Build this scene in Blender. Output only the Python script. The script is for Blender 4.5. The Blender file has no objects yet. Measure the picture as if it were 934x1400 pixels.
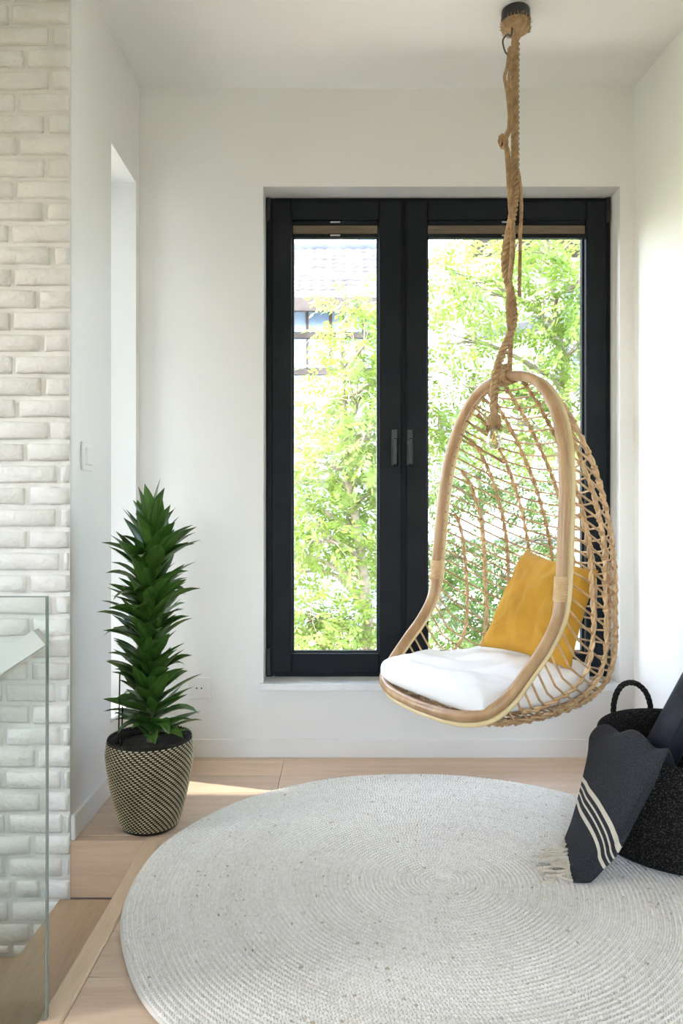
import bpy, math, random
import numpy as np
from mathutils import Vector, Matrix, Euler, noise as mnoise

# ------------------------------------------------------------------ camera, world, sun, exposure
F_PX, CAM_H = 1020.0, 0.952
scene = bpy.context.scene
col = scene.collection
cam_d = bpy.data.cameras.new('camera')
cam = bpy.data.objects.new('camera', cam_d); col.objects.link(cam)
cam.location = (0, 0, CAM_H); cam.rotation_euler = (math.pi/2, 0, 0)
cam_d.sensor_fit = 'VERTICAL'; cam_d.sensor_height = 36.0
cam_d.lens = F_PX/1400*36.0; cam_d.clip_start = 0.02; cam_d.clip_end = 300
scene.camera = cam

vs = scene.view_settings
vs.view_transform = 'Standard'; vs.look = 'None'; vs.gamma = 1.0; vs.use_curve_mapping = False
vs.exposure = -0.10
scene.cycles.max_bounces = 14; scene.cycles.diffuse_bounces = 8
scene.cycles.transparent_max_bounces = 24; scene.cycles.glossy_bounces = 4
scene.cycles.sample_clamp_indirect = 8.0
scene.cycles.caustics_reflective = False; scene.cycles.caustics_refractive = False

world = bpy.data.worlds.new('sky'); scene.world = world; world.use_nodes = True
wn = world.node_tree.nodes; wl = world.node_tree.links
sky = wn.new('ShaderNodeTexSky'); sky.sky_type = 'NISHITA'
sky.sun_disc = False; sky.sun_elevation = math.radians(48); sky.sun_rotation = math.radians(-107)
sky.air_density = 1.0; sky.dust_density = 2.0; sky.ozone_density = 1.0
bgn = wn['Background']; bgn.inputs['Strength'].default_value = 3.6
hs = wn.new('ShaderNodeHueSaturation'); hs.inputs['Saturation'].default_value = 0.68
wl.new(sky.outputs[0], hs.inputs['Color']); wl.new(hs.outputs[0], bgn.inputs[0])

sun_d = bpy.data.lights.new('sun', 'SUN'); sun_d.energy = 9.0; sun_d.angle = math.radians(0.6)
sun_d.color = (1.0, 0.93, 0.80)
sun = bpy.data.objects.new('sun', sun_d); col.objects.link(sun)
sun.location = (-6, 5, 8)
SUN_DIR = Vector((0.956, -0.292, -1.05)).normalized()
sun.rotation_euler = SUN_DIR.to_track_quat('-Z', 'Y').to_euler()

# ------------------------------------------------------------------ helpers
R = random.Random(7)
WORLD = {}
def P(px, py, Y):
    return np.array(((px-467)*Y/F_PX, Y, CAM_H-(py-700)*Y/F_PX))

def mk(name, verts, faces, mat=None, parent=None, smooth=True, origin=None):
    verts = np.asarray(verts, dtype=float)
    o0 = np.zeros(3)
    if parent is not None:
        o0 = WORLD[parent.name]
    if origin is not None:
        o0 = np.asarray(origin, float)
    me = bpy.data.meshes.new(name)
    me.from_pydata((verts-o0).tolist(), [], faces if isinstance(faces, list) else faces.tolist())
    me.validate(); me.update()
    if smooth:
        me.polygons.foreach_set('use_smooth', [True]*len(me.polygons))
    ob = bpy.data.objects.new(name, me); col.objects.link(ob)
    if mat is not None: me.materials.append(mat)
    if parent is not None:
        ob.parent = parent
        if origin is not None:
            ob.location = Vector(o0-WORLD[parent.name])
    elif origin is not None:
        ob.location = Vector(o0)
    WORLD[ob.name] = o0
    return ob

def empty(name, loc):
    o = bpy.data.objects.new(name, None); col.objects.link(o); o.location = Vector(loc)
    o.empty_display_size = 0.1
    WORLD[o.name] = np.asarray(loc, float)
    return o
def tag(o, label, cat, group=None):
    o['label'] = label; o['category'] = cat
    if group: o['group'] = group
    return o
def struct(o):
    o['kind'] = 'structure'; return o
def part_label(o, label):
    o['label'] = label; return o

class MB:
    def __init__(s): s.v = []; s.f = []; s.n = 0
    def add(s, v, f):
        v = np.asarray(v, float)
        s.f += [tuple(int(i)+s.n for i in q) for q in f]
        s.v.append(v); s.n += len(v); return s
    def box(s, x0, x1, y0, y1, z0, z1):
        v = [(x0,y0,z0),(x1,y0,z0),(x1,y1,z0),(x0,y1,z0),(x0,y0,z1),(x1,y0,z1),(x1,y1,z1),(x0,y1,z1)]
        return s.add(v, [(0,3,2,1),(4,5,6,7),(0,1,5,4),(1,2,6,5),(2,3,7,6),(3,0,4,7)])
    def out(s, name, mat, parent=None, smooth=False, origin=None):
        return mk(name, np.concatenate(s.v), s.f, mat, parent, smooth, origin)

def chamfer_box(x0, x1, y0, y1, z0, z1, c):
    """box whose twelve edges are chamfered"""
    v = []; idx = {}
    X = (x0, x1); Y = (y0, y1); Z = (z0, z1)
    for i in (0, 1):
        for j in (0, 1):
            for k in (0, 1):
                sx, sy, sz = 1-2*i, 1-2*j, 1-2*k
                idx[i,j,k,'x'] = len(v); v.append((X[i], Y[j]+sy*c, Z[k]+sz*c))
                idx[i,j,k,'y'] = len(v); v.append((X[i]+sx*c, Y[j], Z[k]+sz*c))
                idx[i,j,k,'z'] = len(v); v.append((X[i]+sx*c, Y[j]+sy*c, Z[k]))
    f = []
    for i in (0, 1):
        q = [idx[i,0,0,'x'], idx[i,1,0,'x'], idx[i,1,1,'x'], idx[i,0,1,'x']]; f.append(q if i else q[::-1])
        q = [idx[0,i,0,'y'], idx[1,i,0,'y'], idx[1,i,1,'y'], idx[0,i,1,'y']]; f.append(q[::-1] if i else q)
        q = [idx[0,0,i,'z'], idx[1,0,i,'z'], idx[1,1,i,'z'], idx[0,1,i,'z']]; f.append(q if i else q[::-1])
    for a in (0, 1):
        for b in (0, 1):
            q = [idx[0,a,b,'y'], idx[1,a,b,'y'], idx[1,a,b,'z'], idx[0,a,b,'z']]; f.append(q if a == b else q[::-1])
            q = [idx[a,0,b,'x'], idx[a,1,b,'x'], idx[a,1,b,'z'], idx[a,0,b,'z']]; f.append(q[::-1] if a == b else q)
            q = [idx[a,b,0,'x'], idx[a,b,1,'x'], idx[a,b,1,'y'], idx[a,b,0,'y']]; f.append(q if a == b else q[::-1])
    for i in (0, 1):
        for j in (0, 1):
            for k in (0, 1):
                q = [idx[i,j,k,'x'], idx[i,j,k,'y'], idx[i,j,k,'z']]
                f.append(q if (i+j+k) % 2 else q[::-1])
    return v, f

def catmull(pts, n, closed=False):
    pts = np.asarray(pts, float); m = len(pts)
    out = []
    segs = m if closed else m-1
    for i in range(segs):
        if closed:
            p0, p1, p2, p3 = pts[(i-1) % m], pts[i], pts[(i+1) % m], pts[(i+2) % m]
        else:
            p0 = pts[i-1] if i else 2*pts[0]-pts[1]
            p1, p2 = pts[i], pts[i+1]
            p3 = pts[i+2] if i+2 < m else 2*pts[-1]-pts[-2]
        for k in range(n):
            t = k/n
            out.append(0.5*((2*p1)+(-p0+p2)*t+(2*p0-5*p1+4*p2-p3)*t*t+(-p0+3*p1-3*p2+p3)*t**3))
    if not closed: out.append(pts[-1])
    return np.array(out)

def resample(pts, step, closed=False):
    pts = np.asarray(pts, float)
    if closed: pts = np.vstack([pts, pts[:1]])
    d = np.r_[0, np.cumsum(np.linalg.norm(np.diff(pts, axis=0), axis=1))]
    n = max(2, int(round(d[-1]/step)))
    t = np.linspace(0, d[-1], n+1)
    if closed: t = t[:-1]
    return np.stack([np.interp(t, d, pts[:, k]) for k in range(3)], 1)

def frames(pts, closed=False):
    m = len(pts)
    if closed: T = np.roll(pts, -1, 0)-np.roll(pts, 1, 0)
    else: T = np.gradient(pts, axis=0)
    T /= np.linalg.norm(T, axis=1)[:, None]+1e-12
    a = np.array((0, 0, 1.0)) if abs(T[0][2]) < 0.9 else np.array((1.0, 0, 0))
    n = np.cross(T[0], a); n /= np.linalg.norm(n)
    N = [n]
    for i in range(1, m):
        n = N[-1]-T[i]*np.dot(N[-1], T[i]); n /= np.linalg.norm(n)+1e-12; N.append(n)
    N = np.array(N); B = np.cross(T, N)
    if closed:
        n = N[-1]-T[0]*np.dot(N[-1], T[0]); n /= np.linalg.norm(n)
        ang = math.atan2(np.dot(n, B[0]), np.dot(n, N[0]))
        for i in range(m):
            th = -ang*i/m
            N[i], B[i] = N[i]*math.cos(th)+B[i]*math.sin(th), B[i]*math.cos(th)-N[i]*math.sin(th)
    return T, N, B

def tube(pts, rad, seg=8, closed=False, caps=True, NB=None):
    pts = np.asarray(pts, float); m = len(pts)
    if NB is None: _, N, B = frames(pts, closed)
    else: N, B = NB
    rad = np.broadcast_to(np.asarray(rad, float), (m,))
    th = np.linspace(0, 2*math.pi, seg, endpoint=False)
    ring = N[:, None, :]*np.cos(th)[None, :, None]+B[:, None, :]*np.sin(th)[None, :, None]
    v = (pts[:, None, :]+ring*rad[:, None, None]).reshape(-1, 3)
    f = []
    for i in range(m if closed else m-1):
        a = i*seg; b = ((i+1) % m)*seg
        for k in range(seg):
            k2 = (k+1) % seg
            f.append((a+k, a+k2, b+k2, b+k))
    if caps and not closed:
        f.append(tuple(range(seg))[::-1]); f.append(tuple(range((m-1)*seg, m*seg)))
    return v, f

def twist(mb, pts, r_off, r_str, turns_per_m, strands=3, step=0.006, seg=6, phase=0.0):
    pts = resample(pts, step)
    _, N, B = frames(pts)
    d = np.r_[0, np.cumsum(np.linalg.norm(np.diff(pts, axis=0), axis=1))]
    for k in range(strands):
        th = phase+2*math.pi*(k/strands+d*turns_per_m)
        c = pts+(N*np.cos(th)[:, None]+B*np.sin(th)[:, None])*r_off
        mb.add(*tube(c, r_str, seg))
    return mb

def lathe(prof, cx, cy, seg=48, cap_b=False, cap_t=False):
    v = []; f = []
    for (r, z) in prof:
        for k in range(seg):
            a = 2*math.pi*k/seg
            v.append((cx+r*math.cos(a), cy+r*math.sin(a), z))
    for i in range(len(prof)-1):
        for k in range(seg):
            k2 = (k+1) % seg
            f.append((i*seg+k, i*seg+k2, (i+1)*seg+k2, (i+1)*seg+k))
    if cap_b: f.append(tuple(range(seg))[::-1])
    if cap_t: f.append(tuple(range((len(prof)-1)*seg, len(prof)*seg)))
    return v, f

def grid_faces(nx, ny, flip=False):
    f = []
    for i in range(nx-1):
        for j in range(ny-1):
            q = (i*ny+j, (i+1)*ny+j, (i+1)*ny+j+1, i*ny+j+1)
            f.append(q[::-1] if flip else q)
    return f

# ------------------------------------------------------------------ materials
def new_mat(name):
    m = bpy.data.materials.new(name); m.use_nodes = True
    nt = m.node_tree; b = nt.nodes['Principled BSDF']
    return m, nt, b
def _coord(nt, kind='Object', scale=(1,1,1), rnd=False):
    tc = nt.nodes.new('ShaderNodeTexCoord'); mp = nt.nodes.new('ShaderNodeMapping')
    mp.inputs['Scale'].default_value = scale
    nt.links.new(tc.outputs[kind], mp.inputs['Vector'])
    if rnd:
        oi = nt.nodes.new('ShaderNodeObjectInfo'); mul = nt.nodes.new('ShaderNodeMath'); mul.operation = 'MULTIPLY'
        mul.inputs[1].default_value = 37.0
        nt.links.new(oi.outputs['Random'], mul.inputs[0]); nt.links.new(mul.outputs[0], mp.inputs['Location'])
    return mp.outputs[0]
def _noise(nt, vec, scale, detail=4, rough=0.5):
    n = nt.nodes.new('ShaderNodeTexNoise'); n.inputs['Scale'].default_value = scale
    n.inputs['Detail'].default_value = detail; n.inputs['Roughness'].default_value = rough
    nt.links.new(vec, n.inputs['Vector']); return n.outputs['Fac']
def _ramp(nt, fac, stops):
    r = nt.nodes.new('ShaderNodeValToRGB'); e = r.color_ramp.elements
    while len(e) < len(stops): e.new(0.5)
    for k, (p, c) in enumerate(stops):
        e[k].position = p; e[k].color = (*c, 1)
    nt.links.new(fac, r.inputs[0]); return r.outputs[0]
def _bump(nt, b, h, strength, dist):
    n = nt.nodes.new('ShaderNodeBump'); n.inputs['Strength'].default_value = strength
    n.inputs['Distance'].default_value = dist
    nt.links.new(h, n.inputs['Height']); nt.links.new(n.outputs[0], b.inputs['Normal'])

def mat_noise(name, c1, c2, scale=8, rough=0.6, bump=0.0, bscale=60, bdist=0.002, stretch=(1,1,1), rnd=False,
              spec=0.5, lo=0.35, hi=0.65, detail=4):
    m, nt, b = new_mat(name)
    v = _coord(nt, 'Object', stretch, rnd)
    c = _ramp(nt, _noise(nt, v, scale, detail), [(lo, c1), (hi, c2)])
    nt.links.new(c, b.inputs['Base Color']); b.inputs['Roughness'].default_value = rough
    b.inputs['Specular IOR Level'].default_value = spec
    if bump: _bump(nt, b, _noise(nt, v, bscale, 5), bump, bdist)
    return m

WALL = mat_noise('white_wall_paint', (.80,.80,.785), (.82,.82,.805), 3, .75, .06, 180, .001)
CEIL = mat_noise('white_ceiling_paint', (.80,.805,.80), (.82,.82,.815), 3, .8)
BRICK = mat_noise('painted_brick', (.77,.755,.72), (.85,.84,.815), 9, .6, .9, 42, .008, rnd=True)
MORTAR = mat_noise('painted_mortar', (.74,.725,.69), (.80,.79,.76), 12, .75, .6, 70, .006)
TRIM = mat_noise('white_trim_paint', (.80,.80,.785), (.82,.82,.81), 4, .45)
SILLM = mat_noise('stone_sill', (.74,.75,.76), (.84,.85,.86), 14, .3)
WHITEPL = mat_noise('white_plastic', (.80,.80,.79), (.82,.82,.81), 5, .3)
DARKH = mat_noise('socket_dark', (.05,.05,.05), (.07,.07,.07), 5, .5)
BLACKF = mat_noise('anthracite_frame', (.010,.013,.017), (.014,.017,.021), 6, .5, .05, 300, .0005, spec=.12)
HANDLEM = mat_noise('black_handle', (.006,.006,.007), (.010,.010,.011), 6, .3, spec=.35)
BLACKM = mat_noise('black_metal', (.012,.012,.013), (.02,.02,.021), 6, .35)
STEEL = mat_noise('steel', (.45,.45,.46), (.55,.55,.56), 9, .3); STEEL.node_tree.nodes['Principled BSDF'].inputs['Metallic'].default_value = .9
BLINDM = mat_noise('blind_fabric', (.24,.19,.14), (.33,.27,.20), 6, .85, stretch=(2,1,60))
SOIL = mat_noise('soil', (.01,.008,.006), (.03,.022,.016), 60, .95, .8, 90, .01)

def wood(name, c1, c2, c3, axis='x', rough=.5):
    m, nt, b = new_mat(name)
    st = {'x': (1.2, 14, 14), 'y': (14, 1.2, 14)}[axis]
    v = _coord(nt, 'Object', st, True)
    n1 = _noise(nt, v, 1.6, 6, .6)
    c = _ramp(nt, n1, [(.25, c1), (.5, c2), (.75, c3)])
    v2 = _coord(nt, 'Object', tuple(q*9 for q in st), True)
    n2 = _noise(nt, v2, 1.5, 3)
    mix = nt.nodes.new('ShaderNodeMix'); mix.data_type = 'RGBA'; mix.blend_type = 'MULTIPLY'; mix.inputs[0].default_value = .25
    g = _ramp(nt, n2, [(.35, (.72,.70,.67)), (.6, (1,1,1))])
    nt.links.new(c, mix.inputs[6]); nt.links.new(g, mix.inputs[7])
    oi = nt.nodes.new('ShaderNodeObjectInfo')
    hv = nt.nodes.new('ShaderNodeHueSaturation')
    mr = nt.nodes.new('ShaderNodeMapRange'); mr.inputs[3].default_value = .88; mr.inputs[4].default_value = 1.1
    nt.links.new(oi.outputs['Random'], mr.inputs[0]); nt.links.new(mr.outputs[0], hv.inputs['Value'])
    nt.links.new(mix.outputs[2], hv.inputs['Color']); nt.links.new(hv.outputs[0], b.inputs['Base Color'])
    b.inputs['Roughness'].default_value = rough
    _bump(nt, b, n2, .08, .001)
    return m
OAKX = wood('oak_planks', (.53,.385,.275), (.60,.45,.33), (.66,.515,.39), 'x')
OAKY = wood('oak_nosing', (.49,.35,.235), (.55,.41,.28), (.60,.46,.33), 'y')
OAKR = wood('oak_riser', (.52,.36,.25), (.59,.425,.305), (.65,.49,.36), 'x')

RATTAN = mat_noise('rattan_strand', (.36,.21,.10), (.60,.40,.21), 22, .45, .15, 200, .001)
RATRIB = mat_noise('rattan_rib', (.42,.27,.14), (.66,.46,.26), 26, .5, .2, 200, .001)
HOOP = mat_noise('rattan_pole', (.34,.20,.095), (.44,.285,.15), 7, .3, .08, 40, .001, stretch=(4,4,1))
PALEHOOP = mat_noise('pale_rattan', (.66,.52,.27), (.78,.65,.38), 9, .35)
BINDM = mat_noise('rattan_binding', (.50,.33,.17), (.64,.45,.25), 30, .4)
ROPEM = mat_noise('jute_rope', (.30,.19,.095), (.46,.31,.17), 60, .9, .4, 400, .002)
COTTON = mat_noise('white_cotton', (.80,.80,.80), (.84,.84,.84), 5, .85, .1, 500, .0006)
MUSTARD = mat_noise('mustard_linen', (.40,.20,.014), (.48,.255,.022), 9, .9, .15, 500, .0006)
BASKETM = mat_noise('black_seagrass', (.006,.006,.006), (.085,.078,.068), 240, .8, .6, 170, .006, lo=.5, hi=.8, detail=2, spec=.15)
MATM = mat_noise('navy_mat', (.008,.010,.018), (.016,.019,.030), 40, .5, .2, 250, .001, spec=.3)
FRINGE = mat_noise('cream_yarn', (.64,.58,.48), (.76,.71,.62), 30, .9)
LBLACK = mat_noise('dark_cane', (.010,.008,.006), (.020,.016,.012), 30, .6, spec=.2)
LBEIGE = mat_noise('pale_cane', (.36,.31,.18), (.52,.45,.28), 25, .45)
HANDRAILM = mat_noise('white_rail_paint', (.80,.80,.79), (.82,.82,.81), 5, .4)

def glass_mat(name, tint, refl_ior=1.45, rough=0.0):
    m = bpy.data.materials.new(name); m.use_nodes = True; nt = m.node_tree
    for n in list(nt.nodes): nt.nodes.remove(n)
    o = nt.nodes.new('ShaderNodeOutputMaterial'); mx = nt.nodes.new('ShaderNodeMixShader')
    t = nt.nodes.new('ShaderNodeBsdfTransparent'); t.inputs[0].default_value = (*tint, 1)
    g = nt.nodes.new('ShaderNodeBsdfGlossy'); g.inputs['Roughness'].default_value = rough
    fr = nt.nodes.new('ShaderNodeFresnel'); fr.inputs[0].default_value = refl_ior
    nt.links.new(fr.outputs[0], mx.inputs[0]); nt.links.new(t.outputs[0], mx.inputs[1]); nt.links.new(g.outputs[0], mx.inputs[2])
    nt.links.new(mx.outputs[0], o.inputs[0])
    return m
PANE = glass_mat('window_glass', (.985,.99,.985), 1.11)
RAILG = glass_mat('green_tinted_glass', (.945,.975,.955), 1.4)
GLASSEDGE = mat_noise('glass_edge', (.16,.20,.19), (.24,.29,.28), 5, .15)
BULBG = glass_mat('bulb_glass', (.97,.97,.96), 1.5)

def leaf_mat(name, c1, c2, trans, tc, rough=.4, scale=30, stretch=(1,1,1), rnd=True, tint=False):
    m, nt, b = new_mat(name)
    v = _coord(nt, 'Object', stretch, rnd)
    c = _ramp(nt, _noise(nt, v, scale, 3), [(.35, c1), (.65, c2)])
    nt.links.new(c, b.inputs['Base Color']); b.inputs['Roughness'].default_value = rough
    out = nt.nodes['Material Output']; mx = nt.nodes.new('ShaderNodeMixShader'); mx.inputs[0].default_value = trans
    tr = nt.nodes.new('ShaderNodeBsdfTranslucent'); tr.inputs[0].default_value = (*tc, 1)
    nt.links.new(b.outputs[0], mx.inputs[1]); nt.links.new(tr.outputs[0], mx.inputs[2]); nt.links.new(mx.outputs[0], out.inputs[0])
    return m
DRAC = leaf_mat('dracaena_leaf', (.020,.062,.010), (.085,.17,.030), .10, (.06,.20,.03), .3, 4, (60, 3, 3))
TREELEAF = leaf_mat('tree_leaf', (.10,.18,.03), (.25,.31,.09), .44, (.23,.33,.06), .5, 2.2, rnd=False)
TREELEAF2 = leaf_mat('tree_leaf_deep', (.06,.12,.03), (.17,.24,.07), .42, (.15,.24,.05), .5, 2.2, rnd=False)
BARK = mat_noise('bark', (.20,.16,.12), (.36,.31,.25), 18, .9, .5, 40, .01)

# ------------------------------------------------------------------ room shell
YB = 2.90            # back wall face
XL = -0.785          # left wall face
YC = 2.162           # near end of the left wall, face of the stair wall
ZC = 2.60            # ceiling
WX0, WX1, WZ0, WZ1 = -0.304, 1.083, 0.264, 2.217      # window opening in the back wall
SW0, SW1 = 2.542, 2.85                                 # side window along the left wall
YF = -3.0
XR_B, XR_SL = 1.137, 0.075                             # right wall flares a little
def xr(y): return XR_B+(YB-y)*XR_SL

m = MB()
m.box(-1.135, WX0, YB, YB+.34, -.3, ZC+.2); m.box(WX1, 1.6, YB, YB+.34, -.3, ZC+.2)
m.box(WX0, WX1, YB, YB+.34, -.3, WZ0); m.box(WX0, WX1, YB, YB+.34, WZ1, ZC+.2)
struct(m.out('wall_back', WALL))
m = MB()
m.box(XL-.35, XL, YC+.004, SW0, -.3, ZC+.2); m.box(XL-.35, XL, SW1, YB, -.3, ZC+.2)
m.box(XL-.35, XL, SW0, SW1, -.3, .25); m.box(XL-.35, XL, SW0, SW1, 2.21, ZC+.2)
struct(m.out('wall_left', WALL))
m = MB()
v = []
for z in (-.3, ZC+.2):
    v += [(xr(YB+.1), YB+.1, z), (xr(YB+.1)+.3, YB+.1, z), (xr(YF)+.3, YF, z), (xr(YF), YF, z)]
m.add(v, [(0,1,2,3),(7,6,5,4),(0,4,5,1),(1,5,6,2),(2,6,7,3),(3,7,4,0)])
struct(m.out('wall_right', WALL))
m = MB(); m.box(-3.4, 2.0, YF-.3, YB+.34, ZC, ZC+.2); struct(m.out('ceiling', CEIL))
LY0, LY1, LZ0, LZ1 = .2, 1.15, 1.15, 2.2  # unseen opening added so daylight from the side reaches stairs and bricks
m = MB(); m.box(-3.4, -3.2, YF, LY0, -1.9, ZC); m.box(-3.4, -3.2, LY1, YC+.3, -1.9, ZC); m.box(-3.4, -3.2, LY0, LY1, -1.9, LZ0); m.box(-3.4, -3.2, LY0, LY1, LZ1, ZC)
struct(m.out('wall_far_left', WALL))
m = MB()
FX0, FX1, FZ0, FZ1 = -1.7, .5, .8, 2.3  # unseen opening added behind the camera, sized for the front fill light
m.box(-3.4, FX0, YF-.25, YF, -.3, ZC); m.box(FX1, 2.0, YF-.25, YF, -.3, ZC); m.box(FX0, FX1, YF-.25, YF, FZ1, ZC); m.box(FX0, FX1, YF-.25, YF, -.3, FZ0)
struct(m.out('wall_front', WALL))
# stair wall with bricks
ws = MB(); ws.box(-3.2, XL-.35, YC+.004, YC+.3, -1.9, ZC+.2)
ws.box(XL-.35, XL-.002, YC+.004, YC+.2, -1.9, -.3)
ws = struct(ws.out('wall_stair', WALL))
m = MB(); m.box(-3.2, XL+.0, YC-.006, YC+.006, -1.9, ZC); m.out('mortar', MORTAR, ws)

JOINT = {1:[14],2:[69],3:[34],4:[69],5:[22],6:[63],7:[24],8:[63],9:[20],10:[61],11:[13],12:[71],13:[18],14:[51],15:[16],16:[57],
 17:[19],18:[58],19:[23],20:[66],21:[34],22:[79],23:[36],24:[79],25:[38],26:[83],27:[38],28:[73],29:[42],30:[37],31:[40],
 32:[4,78],33:[42],34:[6,83],35:[49],36:[4,85],37:[57],38:[8,88],39:[45],40:[9,88],41:[17,57],42:[13],43:[42]}
SCB = (YC-.014)/F_PX
def make_brick(x0, x1, z0, z1):
    g = .0078
    x0 += g; x1 -= g; z0 += g*.9; z1 -= g*.9
    nx, nz = 6, 4
    yf = YC-.019+R.uniform(-.003, .003)
    v = []; ph = R.uniform(0, 50)
    tilt = R.uniform(-.025, .025); rag = [R.uniform(-.002, .002) for _ in range(4)]
    for i in range(nx):
        for j in range(nz):
            a = i/(nx-1); b = j/(nz-1)
            edge = (1 if i in (0, nx-1) else 0)+(1 if j in (0, nz-1) else 0)
            x = x0+(x1-x0)*(a if 0 < i < nx-1 else a); z = z0+(z1-z0)*b
            if i == 1: x = x0+min(.008, (x1-x0)*.2)
            if i == nx-2: x = x1-min(.008, (x1-x0)*.2)
            if j == 1: z = z0+.006
            if j == nz-2: z = z1-.006
            n = mnoise.noise(Vector((x*30+ph, z*40, 3.1)))
            x += n*.0034*(i in (0, nx-1)) + (rag[0] if i == 0 else rag[1] if i == nx-1 else 0)
            z += mnoise.noise(Vector((x*25, z*30+ph, 7.7)))*.0040*(j in (0, nz-1))+tilt*(a-.5)*.04
            y = yf+(.0065*edge if edge < 2 else .011)+n*.0022
            v.append((x, y, z))
    f = grid_faces(nx, nz)
    # back ring against the mortar
    ring = [(i, 0) for i in range(nx)]+[(nx-1, j) for j in range(1, nz)]+[(i, nz-1) for i in range(nx-2, -1, -1)]+[(0, j) for j in range(nz-2, 0, -1)]
    base = len(v)
    for (i, j) in ring:
        x, y, z = v[i*nz+j]; v.append((x, YC-.003, z))
    L = len(ring)
    for k in range(L):
        a, b = ring[k], ring[(k+1) % L]
        f.append((a[0]*nz+a[1], base+k, base+(k+1) % L, b[0]*nz+b[1]))
    return v, f
nbr = 0
for r in range(-1, 54):
    yc = 19.5+29.93*(r-1)
    zc = CAM_H-(yc-700)*SCB; hz = 29.93*SCB/2
    js = sorted(((j-467)*SCB for j in JOINT.get(r, [[14],[68]][r % 2])))
    cuts = [XL+.0065]+js[::-1]
    x = cuts[-1]
    limit = -1.55 if r < 42 else -1.9
    while x > limit:
        x -= R.choice((.182, .19, .196)) ; cuts.append(x)
    for k in range(len(cuts)-1):
        z0, z1 = zc-hz, min(zc+hz, ZC-.002)
        if z1-z0 < .02: continue
        # bricks that the steps hide are left out
        mid = .5*(cuts[k]+cuts[k+1])
        lim = -.165 if mid > -.815 else -.33 if mid > -1.062 else -.495 if mid > -1.31 else -.66
        if z1 < lim+.004: continue
        z0 = max(z0, lim+.001) if z0 < lim else z0
        if z1-z0 < .016: continue
        v, f = make_brick(cuts[k+1], cuts[k], z0, z1)
        mk('brick', v, f, BRICK, ws, True, origin=np.mean(np.array(v), 0)); nbr += 1

# floor: slab and oak planks
XE, YE = -.568, YC-.004          # floor edge over the stairwell
XN = -.52                        # inner edge of the nosing board
m = MB(); m.box(XN, 1.75, YF, YB+.02, -.16, -.013); m.box(XL-.05, XN, YE+.012, YB+.02, -.16, -.013); m.box(-3.2, XN, YF, 1.375, -.16, -.013)
fl = struct(m.out('floor', OAKX))
WPL = .167; yb = 2.863
rows = [(2.863, YB)]
while yb > YF:
    rows.append((max(yb-WPL, YF), yb)); yb -= WPL
for (y0, y1) in rows:
    segs = []
    if y1 <= 1.38: lo = -3.2
    elif y0 < YE-.001 < y1 and y0 > 1.38: lo = 'split'
    elif y0 < 1.38 < y1: lo = XN
    elif y0 >= YE-.002: lo = XL
    else: lo = XN
    hi = 1.75 if y0 < 1.2 else xr(y0)+.0
    if lo == 'split':
        spans = [(XL, hi, YE, y1), (XN, hi, y0, YE)]
    else: spans = [(lo, hi, y0, y1)]
    off = R.uniform(0, 1.6)
    if abs(y1-2.697) < .01 or abs(y1-2.863) < .01: off = None
    for (a, b, c, d) in spans:
        if d-c < .004: continue
        cuts = [a]
        x = (-.22 if off is None else a+.5+off)
        while x < b-.3: cuts.append(x); x += 1.75
        cuts.append(b)
        for k in range(len(cuts)-1):
            g = .0006
            v, f = chamfer_box(cuts[k]+g, cuts[k+1]-g, c+g, d-g, -.013, 0, .0012)
            mk('plank', v, f, OAKX, fl, False, origin=(.5*(cuts[k]+cuts[k+1]), .5*(c+d), 0))
v, f = chamfer_box(XE, XN-.0012, 1.376, YE+.03, -.03, .0015, .004)
o = mk('trim_1', v, f, OAKY, None, False, origin=(XE, 1.8, 0)); struct(o)

# stairs going down along the brick wall
st = empty('staircase', (-1.3, 1.78, -1.32))
tag(st, 'oak staircase descending along the white brick wall behind the glass panel', 'stairs')
NST = 8
v, f = chamfer_box(XL-.001, XE-.002, YE-.0, YE+.018, -.165, -.0005, .002); part_label(mk('side_panel', v, f, OAKR, st, False, origin=(-.67, YE, -.08)), 'oak panel facing the edge of the floor')
for k in range(NST):
    xa = XE-.247*k; ztop = -.165*(k)
    v, f = chamfer_box(xa-.0, xa+.02, 1.412, YE, ztop-.165, ztop-.032 if k == 0 else ztop-.03, .001)
    mk('riser', v, f, OAKR, st, False, origin=(xa, 1.78, ztop-.1))
    zt = -.165*(k+1)
    v, f = chamfer_box(xa-.247, xa+.012, 1.412, YC-.008, zt-.03, zt, .003)
    mk('tread', v, f, OAKY, st, False, origin=(xa-.12, 1.78, zt))
m = MB(); m.box(-3.2, XE, 1.370, 1.386, -1.9, -.16); struct(m.out('wall_stairwell', WALL))
m = MB(); m.box(-3.2, XE, 1.384, YC, -1.95, -1.9); struct(m.out('floor_lower', OAKX))
m = MB(); m.box(XL-.001, XN+.3, YE+.019, YC+.2, -1.9, -.161); struct(m.out('wall_under_landing', WALL))
m = MB(); m.box(XE+.021, XE+.3, 1.386, YE+.019, -1.9, -.161); struct(m.out('wall_under_floor', WALL))

# baseboards
v, f = chamfer_box(XL, xr(YB)-.0, YB-.012, YB, 0.0, .071, .002); struct(mk('baseboard_back', v, f, TRIM, None, False))
v, f = chamfer_box(XL, XL+.012, YC+.0, YB-.012, 0.0, .074, .002); struct(mk('baseboard_left', v, f, TRIM, None, False))
m = MB(); v = []
for z in (0, .071):
    v += [(xr(YB-.012)-.012, YB-.012, z), (xr(YB-.012), YB-.012, z), (xr(YF), YF, z), (xr(YF)-.012, YF, z)]
m.add(v, [(0,1,2,3),(7,6,5,4),(0,4,5,1),(1,5,6,2),(2,6,7,3),(3,7,4,0)]); struct(m.out('baseboard_right', TRIM))

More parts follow.
